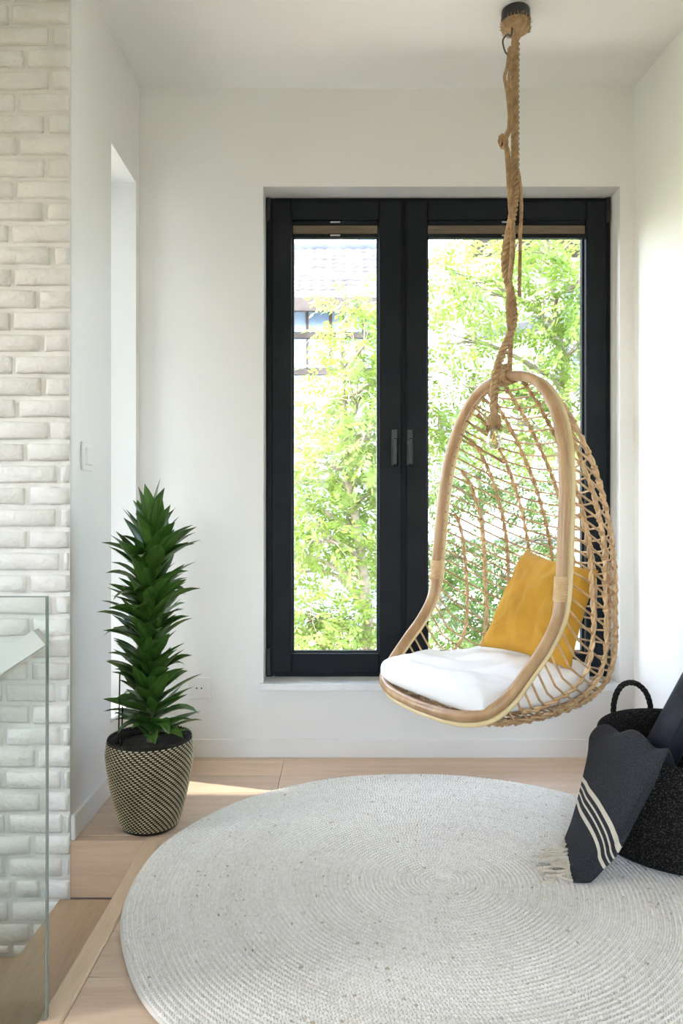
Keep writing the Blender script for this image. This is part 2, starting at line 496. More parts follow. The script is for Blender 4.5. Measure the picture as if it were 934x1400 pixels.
# ------------------------------------------------------------------ main window
YWF = 3.004
def wx(px): return (px-467)*YWF/F_PX
def wz(py): return CAM_H-(py-700)*YWF/F_PX
def ring_frame(x0, x1, z0, z1, wl_, wr_, wt, wb, y0, y1, c=.003):
    m = MB()
    for (a, b, zz0, zz1) in ((x0, x0+wl_, z0, z1), (x1-wr_, x1, z0, z1), (x0+wl_, x1-wr_, z1-wt, z1), (x0+wl_, x1-wr_, z0, z0+wb)):
        m.add(*chamfer_box(a, b, y0, y1, zz0, zz1, c))
    return m
ZB = wz(925)
win = struct(ring_frame(WX0, WX1, ZB, WZ1, .03, .03, .03, .03, YWF, YWF+.08).out('window_1', BLACKF))
m = MB(); m.add(*chamfer_box(wx(544), wx(560), YWF+.004, YWF+.08, ZB+.03, WZ1-.03, .002)); m.out('centre_post', BLACKF, win)
sashes = []
for (a, b, ia, ib) in ((372, 549, 399, 518), (555, 827, 584, 800)):
    x0, x1 = wx(a), wx(b)
    s = ring_frame(x0, x1, wz(919), wz(277), wx(ia)-x0, x1-wx(ib), wz(277)-wz(303), wz(893)-wz(919), YWF-.016, YWF+.05, .004).out('sash', BLACKF, win)
    # stepped glazing bead
    g = ring_frame(wx(ia)-.001, wx(ib)+.001, wz(894), wz(302), .008, .008, .008, .008, YWF+.014, YWF+.045, .0015)
    g.out('glazing_bead', BLACKF, s)
    m = MB(); m.box(wx(ia)+.004, wx(ib)-.004, YWF+.028, YWF+.034, wz(891), wz(305)); m.out('pane', PANE, s)
    ring_frame(wx(ia)+.0055, wx(ib)-.0055, wz(892)+.003, wz(304)-.003, .0035, .0035, .003, .003, YWF+.026, YWF+.0275, .0004).out('glass_spacer', STEEL, s)
    sashes.append(s)
for k, (px, s) in enumerate(((539, sashes[0]), (560, sashes[1]))):
    m = MB(); v, f = chamfer_box(wx(px)-.0135, wx(px)+.0135, YWF-.026, YWF-.016, wz(638), wz(587), .003); m.add(v, f)
    m.add(*chamfer_box(wx(px)-.009, wx(px)+.009, YWF-.05, YWF-.026, wz(610), wz(602), .003))
    m.add(*chamfer_box(wx(px)-.0095, wx(px)+.0095, YWF-.062, YWF-.047, wz(637), wz(601), .004))
    m.out('handle', HANDLEM, s)
    for (pxx) in ((367,) if k == 0 else (830,)):
        for (pa, pb) in ((272, 305), (885, 922)):
            v, f = chamfer_box(wx(pxx)-.009, wx(pxx)+.009, YWF-.018, YWF+.002, wz(pb), wz(pa), .003)
            mk('hinge', v, f, BLACKM, s, False)
v, f = chamfer_box(WX0-.014, WX1+.008, YB-.022, YWF+.012, .262, ZB-.001, .002)
mk('window_sill', v, f, SILLM, win, False)

for (ia, ib, lab) in ((401, 516, 'beige pleated blind folded up above the narrow pane'), (585, 799, 'beige pleated blind folded up above the wide pane behind the rope')):
    x0, x1 = wx(ia), wx(ib)
    b = empty('pleated_blind', (.5*(x0+x1), YWF+.005, wz(326))); tag(b, lab, 'blind', 'window blinds')
    v, f = chamfer_box(x0, x1, YWF-.012, YWF+.012, wz(309), wz(303.5), .002); mk('head_rail', v, f, BLACKF, b, False)
    npl = 5
    zt, zb_ = wz(309), wz(321)
    m = MB()
    for k in range(npl):
        za = zt+(zb_-zt)*k/npl; zc2 = zt+(zb_-zt)*(k+1)/npl; zm = .5*(za+zc2)
        m.add([(x0,YWF-.004,za),(x1,YWF-.004,za),(x1,YWF-.011,zm),(x0,YWF-.011,zm),(x1,YWF-.004,zc2),(x0,YWF-.004,zc2),
               (x0,YWF+.01,za),(x1,YWF+.01,za),(x0,YWF+.01,zc2),(x1,YWF+.01,zc2)],
              [(0,3,2,1),(3,5,4,2),(0,6,8,5,3),(1,2,4,9,7),(6,7,9,8)])
    m.out('pleat_stack', BLINDM, b)
    v, f = chamfer_box(x0, x1, YWF-.012, YWF+.012, wz(326.5), wz(321), .002); mk('bottom_rail', v, f, BLACKF, b, False)
    xm = .5*(x0+x1)
    for zz in (wz(305.5), wz(323.5)):
        v, f = chamfer_box(xm-.02, xm+.02, YWF-.017, YWF-.012, zz-.0035, zz+.0035, .0015); mk('pull_tab', v, f, STEEL, b, False)

# side window in the left wall
w2 = MB()
XW2 = XL-.22
for (a, b, c, d) in ((SW0, SW0+.05, .25, 2.21), (SW1-.05, SW1, .25, 2.21), (SW0+.05, SW1-.05, .25, .30), (SW0+.05, SW1-.05, 2.16, 2.21)):
    w2.box(XW2-.06, XW2, a, b, c, d)
w2 = struct(w2.out('window_2', BLACKF))
m = MB(); m.box(XW2-.034, XW2-.028, SW0+.045, SW1-.045, .295, 2.165); m.out('pane', PANE, w2)
v, f = chamfer_box(XW2, XL+.012, SW0-.012, SW1+.008, .238, .252, .002); mk('window_sill', v, f, SILLM, w2, False)

# unseen windows added beside and behind the camera to let in fill daylight
m = MB()
for (a, b, c, d) in ((LY0, LY0+.06, LZ0, LZ1), (LY1-.06, LY1, LZ0, LZ1), (LY0+.06, LY1-.06, LZ0, LZ0+.06), (LY0+.06, LY1-.06, LZ1-.06, LZ1)): m.box(-3.36, -3.30, a, b, c, d)
w3 = struct(m.out('added_window_3', BLACKF))
m = MB(); m.box(-3.333, -3.327, LY0+.05, LY1-.05, LZ0+.05, LZ1-.05); m.out('pane', PANE, w3)
m = MB()
for (a, b, c, d) in ((FX0, FX0+.06, FZ0, FZ1), (FX1-.06, FX1, FZ0, FZ1), (FX0+.06, FX1-.06, FZ0, FZ0+.06), (FX0+.06, FX1-.06, FZ1-.06, FZ1)): m.box(a, b, YF-.2, YF-.14, c, d)
w4 = struct(m.out('added_window_4', BLACKF))
m = MB(); m.box(FX0+.05, FX1-.05, YF-.173, YF-.167, FZ0+.05, FZ1-.05); m.out('pane', PANE, w4)

# ------------------------------------------------------------------ switch and sockets
sw = empty('light_switch', (XL, 2.29, 1.122)); tag(sw, 'white square light switch plate on the wall beside the brick', 'light switch')
v, f = chamfer_box(XL, XL+.008, 2.245, 2.335, 1.078, 1.166, .003); mk('plate', v, f, WHITEPL, sw, False)
v, f = chamfer_box(XL+.006, XL+.013, 2.262, 2.318, 1.095, 1.149, .003); mk('rocker', v, f, WHITEPL, sw, False)
def socket(loc, ang, label):
    s = empty('power_socket', loc); tag(s, label, 'socket', 'wall sockets')
    def add(v, f, name, mat, smooth=False):
        v = np.asarray(v)@np.array(Matrix.Rotation(ang, 3, 'Z')).T
        return mk(name, v+np.asarray(loc), f, mat, s, smooth)
    add(*chamfer_box(-.042, .042, -.010, 0, -.042, .042, .003), 'plate', WHITEPL)
    m = MB(); seg = 24
    v = []; 
    for (r_, y_) in ((.0255,-.0125),(.0215,-.0125),(.0205,-.0105),(0.0001,-.0105)):
        v += [(r_*math.cos(2*math.pi*k/seg), y_, r_*math.sin(2*math.pi*k/seg)) for k in range(seg)]
    f = [(i*seg+k, i*seg+(k+1) % seg, (i+1)*seg+(k+1) % seg, (i+1)*seg+k) for i in range(3) for k in range(seg)]
    add(v, f, 'insert', WHITEPL)
    for dx in (-.0095, .0095):
        add(*chamfer_box(dx-.003, dx+.003, -.0125, -.0104, -.003, .003, .001), 'pin_hole', DARKH)
socket(tuple(P(273, 940, YB)), 0, 'white power socket on the back wall beside the plant')
ys = 2.32
socket((xr(ys), ys, .37), -math.pi/2-math.atan(XR_SL)+2*math.atan(XR_SL), 'white power socket on the side wall above the dark basket')

# ------------------------------------------------------------------ glass balustrade and handrail
YG = 1.40
g = empty('glass_balustrade', (-1.3, YG, -.2)); tag(g, 'clear greenish glass balustrade panel standing beside the stairs', 'balustrade')
xg = (65-467)*YG/F_PX
zg = CAM_H-115*YG/F_PX
m = MB(); m.box(-2.4, xg-.0015, YG-.006, YG+.006, -.25, zg-.0015); m.out('glass_sheet', RAILG, g)
m = MB(); m.box(xg-.0015, xg, YG-.006, YG+.006, -.25, zg); m.box(-2.4, xg-.0015, YG-.006, YG+.006, zg-.0015, zg); m.out('polished_edge', GLASSEDGE, g)
YH = 2.09
h = empty('handrail', (-1.2, YH, .4)); tag(h, 'white flat handrail sloping down along the brick wall', 'handrail')
e0 = P(45, 862, YH-.02); sl = np.array((-1, 0, -.655)); sl /= np.linalg.norm(sl); nrm = np.array((.5484, 0, -.8362))
m = MB(); v = []
for yy in (YH-.02, YH+.02):
    a = np.array((e0[0], yy, e0[2])); b = a+np.array((.035, 0, -.040)); L = 1.9
    v += [a, b, b+sl*L, a+sl*L]
m.add(v, [(0,3,2,1),(4,5,6,7),(0,1,5,4),(1,2,6,5),(2,3,7,6),(3,0,4,7)])
m.out('rail', HANDRAILM, h)
for t in (.16, 1.0, 1.75):
    c = np.array((e0[0], YH, e0[2]))+sl*t+nrm*.03
    mk('bracket', *tube([c+np.array((0, .018, 0)), np.array((c[0], YC-.012, c[2]))], .009, 10), STEEL, h)

# ------------------------------------------------------------------ rug
RC = (.249, 1.908); RR = .785
def braid_rug():
    pitch = .0118; ds = .0088
    V = []; Fq = []; T = []
    rng = np.random.RandomState(3)
    th = 2*math.pi*1.0; cnt = 0
    centers = []
    while True:
        r = pitch*th/(2*math.pi)
        if r > RR-pitch*.5: break
        centers.append((r, th, pitch)); th += ds/max(r, .012)
    C = np.array([(a, b) for a, b, _ in centers])
    n = len(C)
    wob = 1+.004*np.sin(3*C[:, 1]+.5)+.003*np.sin(7*C[:, 1])+.002*np.sin(13*C[:, 1]+2)
    allv = []; tint = []
    hx, hy = .0060, .0024          # half length and half width of one stitch
    shape = np.array([(-hx,0,0.0),(-hx*.45,-hy,.0),(hx*.45,-hy,0.0),(hx,0,0.0),(hx*.45,hy,0.0),(-hx*.45,hy,0.0),(-hx*.4,0,.0040),(hx*.4,0,.0040)])
    for side in (-1, 1):
        rr = (C[:, 0]+side*pitch*.245)*wob
        t = C[:, 1]+(0.5*ds/np.maximum(C[:, 0], .012) if side > 0 else 0)
        slant = -side*.55+rng.normal(0, .10, n)
        sc = 1+rng.normal(0, .08, n)
        # local axes: tangent, radial
        tx, ty = -np.sin(t), np.cos(t); rx, ry = np.cos(t), np.sin(t)
        ca, sa = np.cos(slant), np.sin(slant)
        lx = shape[None, :, 0]*sc[:, None]; ly = shape[None, :, 1]*sc[:, None]
        a = lx*ca[:, None]-ly*sa[:, None]; b = lx*sa[:, None]+ly*ca[:, None]
        x = RC[0]+rr[:, None]*rx[:, None]+a*tx[:, None]+b*rx[:, None]
        y = RC[1]+rr[:, None]*ry[:, None]+a*ty[:, None]+b*ry[:, None]
        zj = rng.normal(0, .0006, n)[:, None]
        z = np.where(shape[None, :, 2] > 0, .0112+zj+shape[None, :, 2]*0+.0022, .0085)+0*x
        allv.append(np.stack([x, y, z], 2).reshape(-1, 3))
        ring = np.clip(.55+.06*np.sin(C[:, 0]*48+1.0)*np.sin(C[:, 0]*21), 0, 1)
        fleck = (rng.rand(n) < .012)*(-.32)
        tint.append(np.repeat(np.clip(ring+rng.normal(0, .09, n)+fleck, 0, 1), 8))
    v = np.concatenate(allv); tint = np.concatenate(tint)
    fq = []
    base = np.array([(0,1,6,6),(1,2,7,6),(2,3,7,7),(3,4,7,7),(4,5,6,7),(5,0,6,6)])
    quads = [(1,2,7,6),(4,5,6,7)]; tris = [(0,1,6),(2,3,7),(3,4,7),(5,0,6)]
    N = len(v)//8
    faces = []
    for i in range(N):
        o = i*8
        for q in quads: faces.append(tuple(o+k for k in q))
        for q in tris: faces.append(tuple(o+k for k in q))
    # backing with a rounded rim
    seg = 220; bv = []
    for (r_, z_) in ((RR-.004, .0005), (RR+.001, .004), (RR-.003, .009), (RR-.02, .0092), (.0, .0092)):
        for k in range(seg):
            a = 2*math.pi*k/seg
            w = 1+.004*math.sin(3*a+.5)+.003*math.sin(7*a)+.002*math.sin(13*a+2)
            bv.append((RC[0]+r_*w*math.cos(a), RC[1]+r_*w*math.sin(a), z_))
    o = len(v)
    for i in range(4):
        for k in range(seg):
            k2 = (k+1) % seg
            faces.append((o+i*seg+k, o+i*seg+k2, o+(i+1)*seg+k2, o+(i+1)*seg+k))
    v = np.vstack([v, np.array(bv)]); tint = np.r_[tint, np.full(len(bv), .34)]
    return v, faces, tint
v, f, tint = braid_rug()
m_, nt, b = new_mat('braided_jute')
at = nt.nodes.new('ShaderNodeAttribute'); at.attribute_name = 'tint'
c = _ramp(nt, at.outputs['Fac'], [(0.0, (.36,.29,.19)), (.3, (.69,.665,.61)), (.62, (.81,.795,.755)), (1.0, (.865,.86,.835))])
nt.links.new(c, b.inputs['Base Color']); b.inputs['Roughness'].default_value = .85
rug = mk('round_rug', v, f, None, None, False, origin=(RC[0], RC[1], 0))
at_ = rug.data.attributes.new('tint', 'FLOAT', 'POINT'); at_.data.foreach_set('value', tint)
rug.data.materials.append(m_)
tag(rug, 'large round cream braided rug lying on the oak floor', 'rug')

# ------------------------------------------------------------------ potted dracaena
PC = np.array((-.581, 2.262, 0.0))
pp = empty('potted_plant', PC); tag(pp, 'tall dark green dracaena in a woven black and beige pot', 'plant')
prof = [(.0, .001), (.074, .001), (.082, .006), (.091, .025), (.104, .075), (.116, .13), (.125, .185), (.129, .225), (.126, .262), (.121, .271), (.115, .270), (.112, .255), (.11, .225)]
pot = mk('planter', *lathe(prof, PC[0], PC[1], 64), LBLACK, pp)
def pot_r(z):
    zs = [p[1] for p in prof[2:9]]; rs = [p[0] for p in prof[2:9]]
    return np.interp(z, zs, rs)
rowsN, colsN = 46, 42
V = []; Fc = []
for i in range(rowsN):
    z = .012+(.266-.012)*(i+.5)/rowsN; hz = (.266-.012)/rowsN*.36
    for k in range(colsN):
        if (k+i) % 2 and False: continue
        a0 = 2*math.pi*(k-i*.33)/colsN; wa = 2*math.pi/colsN*.285
        o = len(V)
        for (da, dz, dr) in ((-wa, -hz, .0004), (wa, -hz*.7, .0004), (wa, hz, .0004), (-wa, hz*.7, .0004), (-wa*.4, 0, .0026), (wa*.4, 0, .0026)):
            r_ = pot_r(z+dz)+dr; V.append((PC[0]+r_*math.cos(a0+da), PC[1]+r_*math.sin(a0+da), z+dz))
        Fc += [(o, o+1, o+5, o+4), (o+1, o+2, o+5), (o+2, o+3, o+4, o+5), (o+3, o, o+4)]
wv = mk('woven_strips', V, Fc, LBEIGE, pot); wv['kind'] = 'stuff'
rp = []
for k in range(73):
    a = 2*math.pi*k/72; rp.append((PC[0]+.119*math.cos(a), PC[1]+.119*math.sin(a), .270))
m = MB(); twist(m, rp, .0035, .0036, 40, 2, .006, 5); m.out('rim_braid', LBLACK, pot, True)
mk('soil', *lathe([(.111, .248), (.06, .254), (.0, .257)], PC[0], PC[1], 32), SOIL, pp)
stem_pts = catmull([PC+np.array(q) for q in ((.004, 0, .23), (.0, .004, .45), (-.004, 0, .68), (.004, -.002, .86), (.006, 0, .95))], 8)
mk('stem', *tube(stem_pts, np.linspace(.013, .009, len(stem_pts)), 10), mat_noise('dracaena_stem', (.05,.07,.02), (.12,.12,.05), 30, .7), pp)
def leaf_mesh(L, W, curl, fold, twistv):
    nl = 8; v = []
    x = 0; pos = np.array((0.0, 0.0)); ang = 0.0
    for i in range(nl):
        t = i/(nl-1)
        w = W*(0.34+.66*math.sin(min(1, t/.42)*math.pi/2))*(1-max(0, (t-.42)/.58)**1.9)
        w = max(w, .0006)
        for s_ in (-1, 0, 1):
            fz = abs(s_)*fold*w
            tw = twistv*t
            xx, zz = s_*w*math.cos(tw)-fz*math.sin(tw)*0, s_*w*math.sin(tw)+fz
            # local z is up from the leaf blade
            v.append((xx, pos[0]-zz*math.sin(ang), pos[1]+zz*math.cos(ang)))
        ang2 = -curl*(t**2.0) + .25*(1-t)*0
        step = L/(nl-1); pos = pos+step*np.array((math.cos(ang2), math.sin(ang2))); ang = ang2
    f = []
    for i in range(nl-1):
        o = i*3; f += [(o, o+1, o+4, o+3), (o+1, o+2, o+5, o+4)]
    me = bpy.data.meshes.new('leaf'); me.from_pydata(v, [], f); me.update()
    me.polygons.foreach_set('use_smooth', [True]*len(me.polygons)); me.materials.append(DRAC)
    return me
LM = [leaf_mesh(.150*s, .0225*w, c, fd, tw) for (s, w, c, fd, tw) in ((1,1,.45,.35,.2),(1,.95,.9,.42,-.4),(1.05,1.05,.2,.3,.3),(.95,1.15,1.5,.35,-.2),(1.1,.88,.6,.42,.55),(1,1.05,.15,.35,.1))]
NL = 250
for i in range(NL):
    t = i/(NL-1)
    z = .258+(.855-.258)*t**.97
    az = i*2.39996+R.uniform(-.4, .4)
    tier = .5+.5*math.sin(t*2*math.pi*5.2+.6)
    up = math.radians(38+12*tier+R.uniform(-15, 17))
    if t < .12: up = math.radians(R.uniform(14, 44))
    if t > .85: up = math.radians(36+(t-.85)/.15*44+R.uniform(-10, 10))
    if z < .32: up = max(up, math.radians(16))
    sc = R.uniform(.72, 1.12)*(.94+.10*tier)*(1.12 if t > .8 else 1.0)
    # keep the leaves off the side wall
    me = LM[R.randrange(6)] if t < .9 else LM[R.choice((5, 2, 0))]
    ob = bpy.data.objects.new('leaf', me); col.objects.link(ob); ob.parent = pp
    pos = stem_pts[min(len(stem_pts)-1, int((z-.23)/(.95-.23)*(len(stem_pts)-1)))]
    d = Vector((math.cos(az)*math.cos(up), math.sin(az)*math.cos(up), math.sin(up)))
    if d.x < -.75: sc *= .92
    side = d.cross(Vector((0, 0, 1))).normalized(); upv = side.cross(d).normalized()
    M = Matrix((( -side.x, d.x, upv.x), (-side.y, d.y, upv.y), (-side.z, d.z, upv.z))).transposed().transposed()
    M = Matrix(((side.x, d.x, upv.x), (side.y, d.y, upv.y), (side.z, d.z, upv.z)))
    ob.rotation_euler = (M @ Matrix.Rotation(R.uniform(-.35, .35), 3, 'Y')).to_euler()
    ob.scale = (sc, sc, sc)
    ob.location = Vector((pos[0]-PC[0], pos[1]-PC[1], z))+d*.008
for (dx, dy, h_) in ((-.085, -.035, .47), (-.078, -.03, .37)):
    mk('plant_stake', *tube([PC+np.array((dx, dy, .23)), PC+np.array((dx+.004, dy, h_))], .0022, 6), LBLACK, pp)

# ------------------------------------------------------------------ hanging chair
CH = np.array((.4855, 2.4085, 0.0))
UW = np.array((.466, -.884, 0.0)); UW /= np.linalg.norm(UW)
UF = np.array((UW[1], -UW[0], 0.0)); UF = np.array((-.8846, -.4663, 0.0))
def L2W(u, v, z): return CH+UW*u+UF*v+np.array((0, 0, z))
HV = np.array([ # v, z, W of the hoop   |  v, z of the back profile
 (-.058,1.392,.000, -.058,1.392), (-.057,1.387,.065, -.085,1.378), (-.055,1.369,.122, -.125,1.338), (-.052,1.335,.175, -.175,1.280),
 (-.047,1.283,.220, -.232,1.198), (-.040,1.217,.256, -.290,1.100), (-.032,1.140,.281, -.338,.998), (-.023,1.048,.296, -.378,.885),
 (-.013,.945,.304, -.405,.765), (-.004,.835,.308, -.413,.640), (.004,.730,.310, -.402,.520), (.020,.645,.311, -.355,.418),
 (.066,.572,.311, -.255,.358), (.122,.512,.309, -.125,.335), (.180,.450,.303, .020,.332), (.228,.407,.283, .135,.340),
 (.264,.382,.232, .220,.352), (.285,.370,.140, .265,.360), (.292,.366,.000, .288,.363)])
HS = catmull(HV[:, :3], 10); PS = catmull(np.c_[HV[:, 3:], np.zeros(len(HV))], 10)[:, :2]
HS[:, 2] = np.maximum(HS[:, 2], 0)
NS = len(HS)
arc = np.r_[0, np.cumsum(np.linalg.norm(np.diff(np.c_[HS[:, 0], HS[:, 1], HS[:, 2]], axis=0), axis=1))]
def shell(si, cosphi):
    """point of the woven shell: si = hoop sample (float), cosphi = u / half width"""
    i = int(min(NS-2, si)); t = si-i
    h = HS[i]*(1-t)+HS[i+1]*t; p = PS[i]*(1-t)+PS[i+1]*t
    low = min(1, max(0, (.78-h[1])/.16)); ex = 2.25+.9*low
    c = max(-1, min(1, cosphi)); g_ = (1-abs(c)**ex)**(1/ex)
    # strands leave the hoop a little behind the pole
    bx, bz = h[0]-.020, h[1]-(.012 if h[0] > .05 else .0)
    v_ = bx+(p[0]-bx)*g_**(1+.35*low); z_ = bz+(p[1]-bz)*(g_**(1.12-.42*low))
    return L2W(h[2]*c, v_, z_)
chair = empty('hanging_chair', (CH[0], CH[1], .32))
tag(chair, 'woven rattan egg chair hanging from the ceiling by ropes', 'chair')
left = [(-h[2], h[0], h[1]) for h in HS]; right = [(h[2], h[0], h[1]) for h in HS[::-1]]
loop = left+right[1:-1]
hoop = resample([L2W(*q) for q in loop], .012, True)
mk('front_hoop', *tube(hoop, .0165, 14, True), HOOP, chair)
def off(h):
    t = min(1, max(0, (h[0]-.0)/.12)) if h[1] < .7 else 0
    return (h[2]*1.012, h[0]-.030*(1-t*.75), h[1]-.023*t)
l2 = [(-off(h)[0],)+off(h)[1:] for h in HS]; r2 = [off(h) for h in HS[::-1]]
hoop2 = resample([L2W(*q) for q in l2+r2[1:-1]], .012, True)
part_label(mk('back_hoop', *tube(hoop2, .0085, 10, True), PALEHOOP, chair), 'thin pale yellow rattan hoop')
# seat runner under the front edge
mk('seat_brace', *tube(resample([L2W(u, .252-.10*(u/.24)**2, .338+.02*(u/.24)**2) for u in np.linspace(-.23, .23, 21)], .02), .010, 8), PALEHOOP, chair)
# strands: left post - back - right post
n_str = 46
for k in range(1, n_str):
    s_at = arc[-1]*k/n_str
    if s_at < .03 or s_at > arc[-1]-.03: continue
    si = np.interp(s_at, arc, np.arange(NS))
    w_ = HS[int(si)][2]
    nn = 30
    pts = [shell(si, math.cos(math.pi*j/nn)) for j in range(nn+1)]
    jit = R.uniform(-.002, .002)
    pts = np.array(pts); pts[:, 2] += jit*np.sin(np.linspace(0, math.pi, nn+1))
    mk('weave_strand', *tube(pts, .0033, 6), RATTAN, chair)
def rib_path(u0):
    pts = []
    for si in np.linspace(0, NS-1.001, 240):
        i = int(si); w_ = HS[i][2]*(1-(si-i))+HS[i+1][2]*(si-i)
        if w_ > abs(u0)+.0005:
            pts.append(shell(si, u0/w_))
    return np.array(pts)
for u0 in (-.302, -.284, -.248, -.198, -.128, -.046, .046, .128, .198, .248, .284, .302):
    pts = rib_path(u0)
    m = MB(); twist(m, pts, .0038, .0041, 13, 2, .008, 6, R.uniform(0, 6))
    rib = m.out('rib', RATRIB, chair, True)
    # lashings where strands cross
    mm = MB()
    for k in range(2, n_str-1):
        s_at = arc[-1]*k/n_str; si = np.interp(s_at, arc, np.arange(NS)); i = int(si)
        w_ = HS[i][2]
        if w_ <= abs(u0)+.012: continue
        c = shell(si, u0/w_); c2 = shell(min(NS-1.01, si+.6), u0/max(w_, HS[min(NS-1, i+1)][2], abs(u0)+.001))
        d = c2-c; d /= np.linalg.norm(d)+1e-9
        mm.add(*tube([c-d*.0055, c-d*.003, c+d*.003, c+d*.0055], [.0062, .0092, .0092, .0062], 7))
    if mm.n: lo_ = mm.out('lashing', RATTAN, rib, True); lo_['kind'] = 'stuff'
# short radial struts at the top of the hoop
for sgn in (-1, 1):
    for k in range(4):
        si = np.interp(.16+.055*k, arc, np.arange(NS)); w_ = HS[int(si)][2]
        a = L2W(sgn*w_, HS[int(si)][0]-.02, HS[int(si)][1]); b = shell(si+2.5, sgn*.78)
        mk('strut', *tube([a, .5*(a+b)+np.array((0, 0, -.004)), b], .0036, 6), RATTAN, chair)
# cane bindings on the two posts
for sgn in (-1, 1):
    m = MB()
    zs0, zs1 = (.715, .775) if sgn < 0 else (.70, .765)
    for k in range(13):
        zz = zs0+(zs1-zs0)*k/12
        i = int(np.argmin(np.abs(HS[:, 1]-zz)+(HS[:, 0] > .2)*1)); h_ = HS[i]
        c = L2W(sgn*h_[2], h_[0], zz)
        ring = [c+.0178*(UW*math.cos(a)+UF*math.sin(a)) for a in np.linspace(0, 2*math.pi, 20, endpoint=False)]
        m.add(*tube(ring, .0030, 6, True))
    part_label(m.out('cane_binding', BINDM, chair, True), 'pale cane wrapping')

# ------------------------------------------------------------------ seat cushion
def fold_noise(u, v, amp):
    return amp*(mnoise.noise(Vector((u*7, v*7, 1.3)))+.5*mnoise.noise(Vector((u*16+3, v*13, 5.1))))
def cushion(n=56):
    top = []; bot = []
    for i in range(n):
        for j in range(n):
            a = math.sin((-1+2*i/(n-1))*math.pi/2); b = math.sin((-1+2*j/(n-1))*math.pi/2)
            # back edge narrower and rounder, follows the shell
            hw = .288-.085*max(0, -b)**2
            u = a*hw*(1-.045*(b*b)*(abs(a)**6)); 
            v_ = .002+b*.282
            if b < 0: v_ += .05*(abs(a)**3)*(-b)
            if b > 0: v_ -= .030*(abs(a)**4)*b
            edge = max(0, 1-abs(a)**22)**.5*max(0, 1-abs(b)**22)**.5
            puff = max(0, 1-a*a)**.45*max(0, 1-b*b)**.45
            zbase = .386+.014*max(0, -b)
            fr = math.exp(-((b-.2)/.5)**2)
            wr = .006*math.sin(36*u+20*v_+2.2*math.sin(v_*11))*puff*fr + fold_noise(u, v_, .020)*puff
            # creases fanning from the front corner
            an = math.atan2(v_-.30, u+.40); wr += .011*math.sin(an*24)*puff*math.exp(-((a+.25)**2)/.5)
            sag = .006*(mnoise.noise(Vector((a*5, b*5, 9)))) if edge < .999 else .004*mnoise.noise(Vector((a*5, b*5, 9)))
            top.append(L2W(u, v_, zbase+.036+.034*edge+.018*puff+wr+sag))
            bot.append(L2W(u, v_, zbase+.030-.030*edge-.006*puff))
    ft = grid_faces(n, n, True); fb = [tuple(q+n*n for q in f_)[::-1] for f_ in ft]
    ring = [i*n for i in range(n)]+[(n-1)*n+j for j in range(1, n)]+[i*n+n-1 for i in range(n-2, -1, -1)]+[j for j in range(n-2, 0, -1)]
    fs = [(ring[k], ring[(k+1) % len(ring)], ring[(k+1) % len(ring)]+n*n, ring[k]+n*n) for k in range(len(ring))]
    return np.array(top+bot), ft+fb+fs
v, f = cushion()
cu = mk('seat_cushion', v, f, COTTON, None, True, origin=L2W(0, -.03, .36))
tag(cu, 'plump white cotton seat cushion in the hanging rattan chair', 'cushion')

# mustard pillow leaning against the back
def pillow(n=40):
    bl = np.array(L2W(-.165, -.085, .485)); br = np.array(L2W(.235, -.11, .475))
    tl = np.array(L2W(-.165, -.295, .815)); tr = np.array(L2W(.225, -.235, .77))
    top = []; bot = []
    cn = np.cross(br-bl, tl-bl); cn /= np.linalg.norm(cn)
    if np.dot(cn, UF) < 0: cn = -cn
    for i in range(n):
        for j in range(n):
            a = i/(n-1); b = j/(n-1)
            A = 2*a-1; B = 2*b-1
            # sides draw in between the corners
            a2 = .5+.5*A*(1-.075*(1-B*B)); b2 = .5+.5*B*(1-.075*(1-A*A))
            c = bl*(1-a2)*(1-b2)+br*a2*(1-b2)+tl*(1-a2)*b2+tr*a2*b2
            puff = (max(0, 1-A*A)**.42)*(max(0, 1-B*B)**.42)
            wr = .022*mnoise.noise(Vector((A*2.2, B*2.4, 4.0)))+.012*mnoise.noise(Vector((A*6, B*3.4+A*2, 8.0)))+.006*math.sin(10*A+6*B)*(abs(A*B)**.5)
            # creases that run in from the corners
            for (ca, cb) in ((-1, -1), (1, -1), (-1, 1), (1, 1)):
                an = math.atan2(B-cb, A-ca); dd = math.hypot(B-cb, A-ca)
                wr += .008*math.sin(an*16)*math.exp(-(dd/.8)**2)
            top.append(c+cn*(.068*puff+wr*puff+.002)); bot.append(c-cn*(.040*puff+.002-wr*puff*.3))
    ft = grid_faces(n, n); fb = [tuple(q+n*n for q in f_)[::-1] for f_ in ft]
    ring = [i*n for i in range(n)]+[(n-1)*n+j for j in range(1, n)]+[i*n+n-1 for i in range(n-2, -1, -1)]+[j for j in range(n-2, 0, -1)]
    fs = [(ring[k], ring[k]+n*n, ring[(k+1) % len(ring)]+n*n, ring[(k+1) % len(ring)]) for k in range(len(ring))]
    return np.array(top+bot), ft+fb+fs
v, f = pillow()
pi_ = mk('throw_pillow', v, f, MUSTARD, None, True, origin=L2W(.03, -.1, .47))
tag(pi_, 'mustard yellow linen pillow leaning in the rattan chair', 'pillow')

